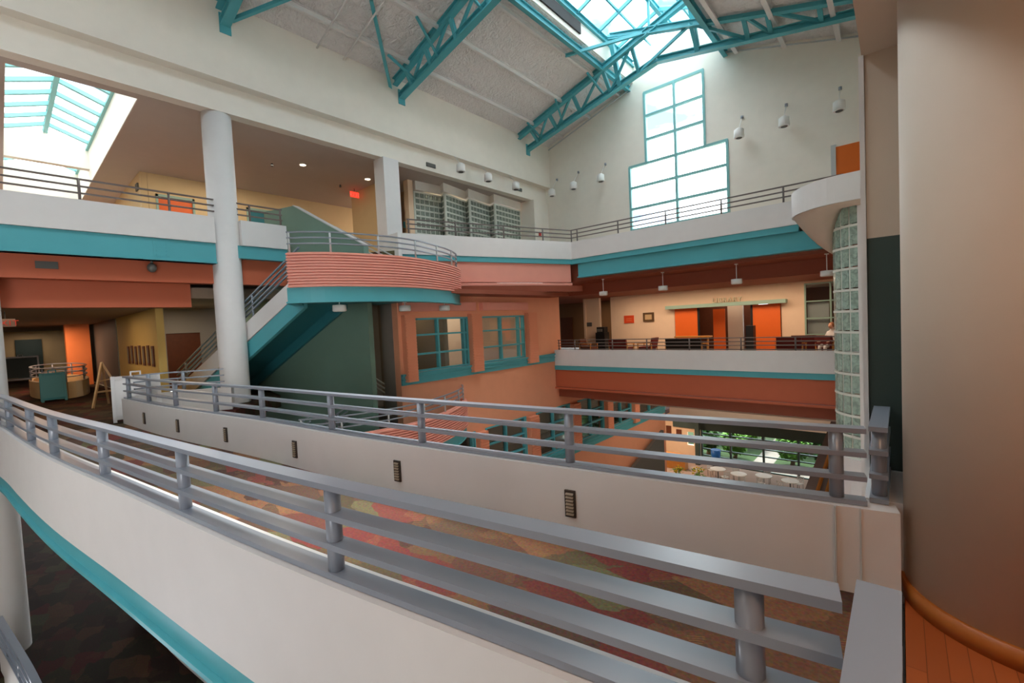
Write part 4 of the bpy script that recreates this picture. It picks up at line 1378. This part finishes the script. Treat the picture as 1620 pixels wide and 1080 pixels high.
# right hand library window
f = MB()
for x in (-2.98, -2.12, -1.2, -0.3):
    f.box(x - 0.03, 21.96, 0.8, x + 0.03, 22.08, 2.95)
for z in (0.83, 1.5, 2.2, 2.92):
    f.box(-3.0, 21.97, z - 0.025, -0.2, 22.07, z + 0.025)
o = struct('window_21', f, PALEG)
struct('pane', MB().box(-3.0, 22.02, 0.8, -0.2, 22.03, 2.95), GLASS, o)
solo('roller_blind', MB().box(-2.94, 22.2, 0.85, -2.2, 22.23, 2.15), mat('grey blind', (176, 172, 168), 0.7), 'pale grey blind behind the library window at right', 'blind')
# pictures left of the entrance
t = thing('notice_board', 'bright orange-red framed notice on the peach library wall', 'sign', (-10.85, 21.98, 1.85))
MB().box(-11.15, 21.95, 1.6, -10.6, 22, 2.0).build('board', mat('red orange board', (224, 78, 34), 0.5), t)
MB().box(-11.02, 21.94, 1.72, -10.72, 21.951, 1.74).box(-11.02, 21.94, 1.82, -10.72, 21.951, 1.84).build('text_line', mat('pale orange', (240, 150, 100), 0.5), t)
t = thing('picture_frame', 'dark gilt framed picture on the peach library wall', 'picture', (-9.78, 21.98, 1.88))
MB().box(-10.07, 21.93, 1.64, -9.5, 22, 2.1).build('frame', mat('dark gilt', (92, 66, 34), 0.5), t)
MB().box(-9.96, 21.92, 1.74, -9.6, 21.935, 2.0).build('print', mat('beige print', (196, 164, 120), 0.7), t)
# bare area lights added under the ceilings as fill, no fixtures modelled
def area(name, loc, energy, size, color=(1, 0.8, 0.6), rot=(0, 0, 0), sy=None):
    l = bpy.data.lights.new(name, 'AREA')
    l.energy = energy
    l.size = size
    if sy:
        l.shape = 'RECTANGLE'
        l.size_y = sy
    l.color = color
    o = bpy.data.objects.new(name, l)
    o.location = loc
    o.rotation_euler = rot
    COL.objects.link(o)
    return o


# black tower thing in the opening left of the wall
t = thing('copy_machine', 'black office machine standing in the opening left of the library wall', 'machine', (-12.3, 21.6, 0))
MB().box(-12.6, 21.4, 0, -12.05, 21.9, 1.15).box(-12.55, 21.45, 1.15, -12.1, 21.85, 1.45).build('cabinet', BLACK, t)
MB().box(-12.5, 21.38, 1.2, -12.2, 21.45, 1.35).build('panel', DKGREY, t)


def armchair(name, label, loc, rz, m, w=0.75, group=None, legs=WOOD):
    t = thing(name, label, 'sofa' if w > 1.2 else 'chair', loc, group, rz)
    MB().box(-w / 2, -0.36, 0.28, w / 2, 0.3, 0.46).build('seat', m, t, False)
    b = MB()
    b.add([(-w / 2, 0.22, 0.4), (w / 2, 0.22, 0.4), (w / 2, 0.36, 0.4), (-w / 2, 0.36, 0.4), (-w / 2, 0.34, 0.88), (w / 2, 0.34, 0.88), (w / 2, 0.46, 0.88), (-w / 2, 0.46, 0.88)],
          [(0, 3, 2, 1), (4, 5, 6, 7), (0, 1, 5, 4), (1, 2, 6, 5), (2, 3, 7, 6), (3, 0, 4, 7)])
    b.build('backrest', m, t, False)
    for s in (-1, 1):
        MB().bar((s * (w / 2 + 0.04), -0.36, 0.62), (s * (w / 2 + 0.04), 0.34, 0.66), 0.07, 0.04).bar((s * (w / 2 + 0.04), -0.32, 0.0), (s * (w / 2 + 0.04), -0.32, 0.62), 0.05, 0.05, (0, 1, 0)).build('armrest', legs, t, False)
        MB().bar((s * (w / 2 + 0.02), 0.34, 0), (s * (w / 2 + 0.02), 0.34, 0.6), 0.05, 0.05, (0, 1, 0)).build('leg', legs, t, False)
    return t


armchair('armchair', 'maroon armchair left of the notice board, back to the railing', (-10.35, 20.0, 0), PI, MAROON, 0.9)
armchair('armchair', 'maroon armchair seen side-on under the gilt framed picture', (-9.2, 20.4, 0), -PI / 2, MAROON, 0.6)
armchair('armchair', 'dark armchair at the left end of the library gallery', (-12.4, 20.3, 0), PI / 2, BROWND, 0.6)
armchair('sofa', 'black sofa with tan top edge before the left orange door', (-7.1, 19.7, 0), PI, BLACK, 1.5)
solo('console_table', MB().box(-7.85, 20.3, 0.86, -6.3, 20.75, 0.92).box(-7.8, 20.35, 0, -7.74, 20.41, 0.86).box(-6.42, 20.35, 0, -6.36, 20.41, 0.86), WOOD, 'tan wooden console table behind the black sofa', 'table')
armchair('armchair', 'wide maroon armchair at the right of the library gallery, nearer one', (-3.15, 19.6, 0), PI, MAROON, 0.8)
armchair('armchair', 'maroon armchair behind the wide one at right, beside the window', (-2.85, 20.8, 0), PI, MAROON, 0.8)
armchair('armchair', 'maroon armchair of the seated person near the glass block tower', (-1.95, 20.35, 0), PI * 0.8, MAROON, 0.65)
solo('easy_board', MB().box(-5.0, 20.9, 0, -4.7, 21.3, 1.3), BLACK, 'black cabinet before the library entrance', 'cabinet')


# seated person
def person():
    t = thing('person', 'seated person with auburn hair and white top by the library window', 'person', (-1.95, 20.25, 0))
    t.rotation_euler = (0, 0, PI * 0.8 - PI)
    me = bpy.data.meshes.new('body')
    V = [(0, 0, 0.5), (0, 0.05, 0.75), (0, 0.06, 0.98), (0, 0.05, 1.08), (0, 0.03, 1.2), (0, 0.02, 1.29),
         (0.17, 0.05, 0.98), (0.24, -0.02, 0.76), (0.2, -0.22, 0.68), (0.19, -0.30, 0.67),
         (-0.17, 0.05, 0.98), (-0.24, -0.02, 0.76), (-0.2, -0.22, 0.68), (-0.19, -0.30, 0.67),
         (0.1, -0.02, 0.5), (0.11, -0.42, 0.5), (0.11, -0.42, 0.08), (0.11, -0.55, 0.05),
         (-0.1, -0.02, 0.5), (-0.11, -0.42, 0.5), (-0.11, -0.42, 0.08), (-0.11, -0.55, 0.05)]
    Rr = [0.15, 0.14, 0.12, 0.055, 0.095, 0.085, 0.06, 0.045, 0.035, 0.03, 0.06, 0.045, 0.035, 0.03, 0.1, 0.07, 0.045, 0.04, 0.1, 0.07, 0.045, 0.04]
    Ed = [(0, 1), (1, 2), (2, 3), (3, 4), (4, 5), (2, 6), (6, 7), (7, 8), (8, 9), (2, 10), (10, 11), (11, 12), (12, 13), (0, 14), (14, 15), (15, 16), (16, 17), (0, 18), (18, 19), (19, 20), (20, 21)]
    me.from_pydata(V, Ed, [])
    o = bpy.data.objects.new('body', me)
    COL.objects.link(o)
    o.parent = t
    md = o.modifiers.new('skin', 'SKIN')
    sv = me.skin_vertices[0].data
    for i, r_ in enumerate(Rr):
        sv[i].radius = (r_, r_)
    sv[0].use_root = True
    o.modifiers.new('sub', 'SUBSURF').levels = 1
    me.materials.append(SHIRT)
    hb = MB().ball((0, 0.0, 1.225), 0.085, 0.1, 0.115)
    hb.ball((0, -0.1, 1.21), 0.015, 0.02, 0.02, 8, 6)
    hb.build('face', SKIN, t, False)
    MB().ball((0, 0.03, 1.25), 0.105, 0.1, 0.12).ball((0, 0.07, 1.14), 0.09, 0.06, 0.13).build('hair', HAIR, t, False)
    for s in (-1, 1):
        h = MB().ball((s * 0.19, -0.33, 0.66), 0.035, 0.045, 0.018, 10, 6)
        for k in range(4):
            h.tube((s * 0.19 - 0.027 + k * 0.018, -0.36, 0.66), (s * 0.19 - 0.027 + k * 0.018, -0.42 - 0.008 * (k % 3), 0.645), 0.008, 6)
        h.tube((s * 0.19 - s * 0.03, -0.33, 0.66), (s * 0.19 - s * 0.055, -0.37, 0.65), 0.009, 6)
        h.build('hand', SKIN, t, False)
    return t


person()

# ------------------------------------------------------------------ glass block tower with the bulging balcony
TC, TR_ = (-0.35, 15.25), 1.0
ta = arc(TC, TR_, 250, 160, 5)
ta = arc(TC, TR_, 247, 160, 6)
t = thing('glass_block_tower', 'tall curved bay of pale green glass blocks at the right wall', 'glass wall', (-0.8, 15.0, -2.1))
gb = MB()
mo = MB()
for a, b_ in zip(ta, ta[1:]):
    A = Vector((*a, 0))
    B = Vector((*b_, 0))
    for j in range(12):
        z = -2.02 + j * 0.545
        p = A.lerp(B, 0.08)
        q = A.lerp(B, 0.92)
        gb.bar((p.x, p.y, z + 0.27), (q.x, q.y, z + 0.27), 0.1, 0.46)
gb.build('block_panel', BLOCKG, t)
for a in ta:
    mo.tube((a[0], a[1], -2.06), (a[0], a[1], 4.5), 0.04, 8)
for j in range(13):
    z = -2.04 + j * 0.545
    mo.ribbon(ta, -0.06, 0.06, z - 0.03, z + 0.03)
mo.build('mortar', MORTAR, t)
struct('wall_tower_base', MB().ribbon(ta, -0.12, 0.12, GND, -2.07), WHITE)
struct('wall_tower_jamb', MB().box(-0.8, 14.2, GND, -0.68, 14.4, 4.5).box(-0.7, 14.3, GND, -0.15, 14.5, 4.5), WHITE)
rim = smoothpath([(-2.28, 15.9), (-2.34, 15.3), (-2.18, 14.75), (-1.85, 14.3), (-1.38, 13.98), (-0.67, 13.9), (-0.1, 13.9)], 4)
struct('wall_bulge_parapet', MB().ribbon(rim, -0.02, 0.16, 4.5, 5.17), WHITE)
# flared soffit from the rim down to the tower
n = 13
ra = along(rim, [plen(rim) * i / (n - 1) for i in range(n)])
tb = arc(TC, TR_ + 0.06, 150, 265, n - 1)
vs, fs = [], []
for i in range(n):
    zt = 3.35 + 1.15 * min(1, max(0, (i - 2) / 6))
    for k in range(6):
        u = k / 5
        vs.append((ra[i][0] * (1 - u) + tb[i][0] * u, ra[i][1] * (1 - u) + tb[i][1] * u, 4.53 * (1 - u) + zt * u - 0.12 * math.sin(PI * u)))
for i in range(n - 1):
    for k in range(5):
        a = i * 6 + k
        fs.append((a, a + 1, a + 7, a + 6))
fb = MB()
fb.add(vs, fs, True)
o = struct('ceiling_bulge_soffit', fb, TAUPE)
md = o.modifiers.new('solid', 'SOLIDIFY')
md.thickness = 0.05

# ------------------------------------------------------------------ ground floor cafe
struct('floor_ground', MB().box(-16, -9, GND - 0.3, 0.1, 34.0, GND), STONE)
struct('floor_terrace', MB().box(-22, 34.1, GND - 0.35, 6, 60, GND - 0.05), mat('terrace paving', (120, 114, 106), 0.8))
struct('wall_cafe_header', MB().box(-13.4, 33.8, -6.68, 0.1, 34.1, -4.9), TEALD if False else DGREEN)
struct('ceiling_ground', MB().box(-12.0, 30, -5.0, -0.2, 34.0, -4.8).box(-12.0, 29.8, -5.05, -0.2, 30.0, -1.6), TAUPE)
f = MB()
for x in (-11.3, -9.3, -7.2, -5.15, -3.3, -1.2):
    f.box(x - 0.06, 33.9, GND, x + 0.06, 34.05, -6.68)
for z in (GND + 0.05, -8.6, -8.1, -7.6, -7.2, -6.95):
    f.box(-11.3, 33.92, z - 0.035, -0.2, 34.03, z + 0.035)
o = struct('window_22', f, mat('dark window steel', (66, 84, 82), 0.5))
struct('pane', MB().box(-11.3, 33.97, GND, -0.2, 33.98, -6.68), GLASS, o)
solo('green_column', MB().box(-11.55, 33.2, GND, -11.25, 33.5, -4.9), DGREEN, 'dark green square column left of the cafe window wall', 'column')
struct('wall_cafe_alcove', MB().box(-16, 34.0, GND, -12.4, 34.2, -4.8).box(-11.9, 34.0, GND, -11.4, 34.2, -4.8).box(-12.4, 34, -8.0, -11.9, 34.2, GND).box(-12.4, 34, -7.0, -11.9, 34.2, -4.8), WARM)
solo('counter', MB().box(-13.9, 31.5, GND, -11.7, 32.1, GND + 0.95).box(-14.0, 31.4, GND + 0.95, -11.6, 32.2, GND + 1.0), WOOD, 'low honey wood counter in the peach cafe alcove', 'counter')
for k, x in enumerate((-14.0, -13.2)):
    solo('picture_frame', MB().box(x, 33.93, -7.3 - 0.2 * k, x + 0.4, 33.99, -6.7 - 0.2 * k), BROWND, ['small dark frame on the peach cafe alcove wall, left', 'small dark frame on the peach cafe alcove wall, right'][k], 'picture')


def cafe_table():
    t = thing('cafe_table', '', 'table', (0, 0, 0))
    MB().lathe((0, 0, 0), [(0.46, 0.72), (0.48, 0.735), (0.48, 0.75), (0.46, 0.76)], 28).build('tabletop', LAMPW, t, False)
    MB().lathe((0, 0, 0), [(0.25, 0.0), (0.24, 0.03), (0.035, 0.06), (0.035, 0.72)], 16).build('pedestal', DKGREY, t, False)
    return t


def cafe_chair():
    t = thing('cafe_chair', '', 'chair', (0, 0, 0))
    MB().box(-0.2, -0.2, 0.43, 0.2, 0.2, 0.46).build('seat', LAMPW, t, False)
    b = MB()
    for k in range(4):
        b.bar((-0.18, 0.2, 0.55 + k * 0.09), (0.18, 0.2, 0.55 + k * 0.09), 0.02, 0.04)
    for x in (-0.19, 0.19):
        b.bar((x, 0.19, 0.44), (x, 0.22, 0.88), 0.025, 0.025, (0, 1, 0))
    b.build('backrest', RAILW, t, False)
    for x in (-0.18, 0.18):
        for y in (-0.18, 0.18):
            MB().tube((x, y, 0), (x, y, 0.43), 0.012, 8).build('leg', DKGREY, t, False)
    return t


ct, cc = cafe_table(), cafe_chair()
tl = [(-5.16, 30.95, 'round white cafe table nearest the brown stair guard'), (-6.62, 31.07, 'round white cafe table, second from the stair guard'),
      (-7.95, 30.6, 'round white cafe table in the middle of the row'), (-9.3, 30.9, 'round white cafe table nearest the green column')]
first = True
for i, (x, y, lb) in enumerate(tl):
    if i == 0:
        ct.location = (x, y, GND)
        ct['label'] = lb
        ct['group'] = 'round cafe tables on the ground floor'
    else:
        dup(ct, (x, y, GND), None, lb, 'round cafe tables on the ground floor')
    for k, a in enumerate((64, 245)):
        ar = math.radians(a + 25 * i)
        p = (x + 0.72 * math.cos(ar), y + 0.72 * math.sin(ar), GND)
        lb2 = 'white slatted cafe chair around a round table on the ground floor'
        if first:
            cc.location = p
            cc.rotation_euler = (0, 0, ar - PI / 2)
            cc['label'] = lb2
            cc['group'] = 'white cafe chairs'
            first = False
        else:
            dup(cc, p, ar - PI / 2, lb2, 'white cafe chairs')


def plant(name, label, loc, s=1.0, flowers=False, n=60, m=LEAF, pot=True, cat='plant'):
    t = thing(name, label, cat, loc)
    x, y, z = loc
    b = MB()
    for k in range(n):
        a = random.uniform(0, 2 * PI)
        r_ = random.uniform(0, 0.45) * s
        h = random.uniform(0.45, 1.15) * s
        c_ = Vector((x + r_ * math.cos(a), y + r_ * math.sin(a), z + h))
        d = Vector((math.cos(a), math.sin(a), random.uniform(-0.4, 0.5))).normalized()
        sd = d.cross(Vector((0, 0, 1))).normalized()
        l, wv = 0.16 * s, 0.05 * s
        b.add([c_ - d * l, c_ + sd * wv, c_ + d * l, c_ - sd * wv, c_ + Vector((0, 0, 0.02 * s))], [(0, 1, 4), (1, 2, 4), (2, 3, 4), (3, 0, 4)])
    b.build('foliage', m, t)
    st = MB()
    for k in range(5):
        a = k * 1.3
        st.tube((x, y, z + 0.2 * s), (x + 0.2 * s * math.cos(a), y + 0.2 * s * math.sin(a), z + 0.8 * s), 0.015 * s, 6)
    st.build('stem', BARK, t)
    if pot:
        MB().lathe(loc, [(0.16 * s, 0), (0.24 * s, 0.32 * s), (0.26 * s, 0.36 * s)], 20).build('pot', POT, t)
    if flowers:
        f_ = MB()
        for k in range(14):
            a = random.uniform(0, 2 * PI)
            r_ = random.uniform(0.05, 0.42) * s
            f_.ball((x + r_ * math.cos(a), y + r_ * math.sin(a), z + random.uniform(0.9, 1.2) * s), 0.06 * s, 0.06 * s, 0.05 * s, 8, 5)
        f_.build('flowers', PETAL, t)
    return t


plant('potted_plant', 'potted plant with yellow flowers by the dark ramp wall', (-10.95, 28.3, GND), 1.1, True)
plant('potted_plant', 'second potted plant with yellow flowers, right of the first one', (-10.0, 29.0, GND), 1.0, True)
t = thing('waste_bin', 'bright blue bin standing before the cafe window wall', 'bin', (-9.9, 33.4, GND))
MB().lathe((-10.1, 33.2, GND), [(0.26, 0.5), (0.34, 1.35)], 20).build('bin_body', BLUE, t)
MB().lathe((-10.1, 33.2, GND), [(0.30, 0.0), (0.30, 0.5)], 20).build('stand', DKGREY, t)


def tree(label, loc, h, cr, m, nl=1100):
    t = thing('garden_tree', label, 'tree', loc)
    x, y, z = loc
    MB().tube((x, y, z), (x + 0.2, y, z + h * 0.7), 0.16, 10, 0.07).build('trunk', BARK, t)
    b = MB()
    for k in range(nl):
        while True:
            q = Vector((random.uniform(-1, 1), random.uniform(-1, 1), random.uniform(-1, 1)))
            if 0.3 < q.length < 1:
                break
        c_ = Vector((x, y, z + h * 0.75)) + Vector((q.x * cr, q.y * cr, q.z * h * 0.55))
        d = Vector((random.uniform(-1, 1), random.uniform(-1, 1), random.uniform(-0.6, 0.4))).normalized()
        sd = d.cross(Vector((0, 0, 1))).normalized()
        l, wv = random.uniform(0.14, 0.32), 0.12
        b.add([c_ - d * l, c_ + sd * wv, c_ + d * l, c_ - sd * wv], [(0, 1, 2, 3)])
    b.build('crown', m, t)
    return t


bl = [(-11.6, 36.3, 1.8, 0.8, LEAFD, 'dark bush outside the first cafe window pane from the left'), (-9.6, 36.1, 1.8, 0.9, LEAF, 'green bush outside the second cafe window pane'),
      (-9.9, 39.5, 2.6, 1.5, LEAF, 'large green bush behind the second cafe window pane'), (-5.9, 36.3, 2.0, 1.0, LEAF, 'green bush outside the cafe window right of the garden path'),
      (-3.9, 36.3, 2.0, 0.8, LEAFD, 'dark bush outside the fourth cafe window pane'), (-5.2, 40.0, 2.8, 1.7, LEAF, 'large green bush behind the fourth cafe window pane'),
      (-1.9, 36.8, 2.4, 1.1, LEAF, 'green bush outside the last cafe window pane at right'), (-13.4, 40.2, 3.0, 1.7, LEAF, 'large bush at the left end of the garden')]
bl += [(-8.9, 41.8, 2.6, 1.3, LEAFD, 'dark bush beside the garden path, farther back on the left'), (-1.4, 41.2, 2.8, 1.5, LEAFD, 'dark bush farther back at the right of the garden'),
       (-11.9, 43.2, 3.2, 1.7, LEAFD, 'dark bush far back at the left of the garden'), (-5.4, 43.8, 3.2, 1.7, LEAFD, 'dark bush far back right of the garden path')]
for x, y, h, cr, m, lb in bl:
    tree(lb, (x, y, GND), h, cr, m, 1500)
tree('tall tree beyond the garden behind the bushes', (-8.0, 48.0, GND), 6.0, 3.4, LEAF, 2500)
tree('broad tree beyond the garden at the left of the cafe view', (-15.0, 47.0, GND), 6.0, 3.4, LEAFD, 2500)
tree('broad tree beyond the garden at the right of the cafe view', (-1.6, 47.5, GND), 6.0, 2.9, LEAFD, 2500)
struct('floor_garden', MB().box(-40, 35.6, GND - 0.4, -8.4, 110, GND - 0.04).box(-7.1, 35.6, GND - 0.4, 20, 110, GND - 0.04), mat('dark lawn', (40, 62, 26), 0.9, var=0.5, scale=6))

# slanting guard of the ground-floor stair at the right wall
t = thing('stair_guard', 'slanting grey-brown stair guard with wood handrails at right', 'stair guard', (-2.3, 18.5, -6))
b = MB()
b.add([(-2.0, 20.3, -2.3), (-0.9, 20.3, -2.3), (-2.2, 18.2, -9.2), (-4.1, 18.2, -9.2), (-2.0, 20.45, -2.3), (-0.9, 20.45, -2.3), (-2.2, 18.35, -9.2), (-4.1, 18.35, -9.2)],
      [(0, 1, 2, 3), (7, 6, 5, 4), (0, 4, 5, 1), (1, 5, 6, 2), (2, 6, 7, 3), (3, 7, 4, 0)])
b.build('panel', mat('grey brown panel', (128, 112, 104), 0.6), t)
MB().bar((-1.75, 20.2, -2.4), (-3.5, 18.1, -9.1), 0.08, 0.08).build('handrail', WOOD, t)
MB().bar((-1.55, 20.2, -2.4), (-3.1, 18.1, -9.1), 0.07, 0.07).build('handrail', WOOD, t)

# ------------------------------------------------------------------ area lights in the rooms, without fixtures
area('gallery_light', (-6.5, 19.9, 3.02), 150, 9.0, (1, 0.76, 0.55), sy=1.6)
area('corridor_light', (-14, 23.8, 3.0), 25, 1.0, (1, 0.75, 0.5))
area('library_light', (-6.5, 24.0, 2.88), 30, 2.5, (1, 0.8, 0.6))
area('window_room_light', (-14.2, 13.5, 2.95), 50, 3.0, (1, 0.8, 0.6))
area('lobby_front_fill', (-18, 0.5, 2.72), 40, 3.0, (1, 0.72, 0.48))  # fill added to brighten the lobby front
area('upper_lobby_light', (-18, 6.0, 8.05), 100, 3.0, (1, 0.88, 0.74))
area('upper_back_light', (-16.8, 14.0, 8.05), 110, 1.5, (1, 0.82, 0.62))
area('passage_fill', (-13.8, 9.6, 3.05), 8, 0.6, (1, 0.75, 0.5))  # fill added to lift the black passage behind the stair
area('lobby_stair_fill', (-18, 4.2, 2.95), 25, 1.0, (1, 0.8, 0.6))  # fill added to brighten the wall beside the lobby stair
area('lobby_far_light', (-38.5, 1.2, 2.7), 10, 1.0, (1, 0.8, 0.65))
area('cafe_light', (-7, 25, -2.35), 130, 8.0, (1, 0.85, 0.7))
area('alcove_light', (-13, 31, -5.55), 100, 2.0, (1, 0.72, 0.5))
area('camera_gallery_light', (1.2, 0.6, 3.8), 26, 1.5, (1, 0.62, 0.38))
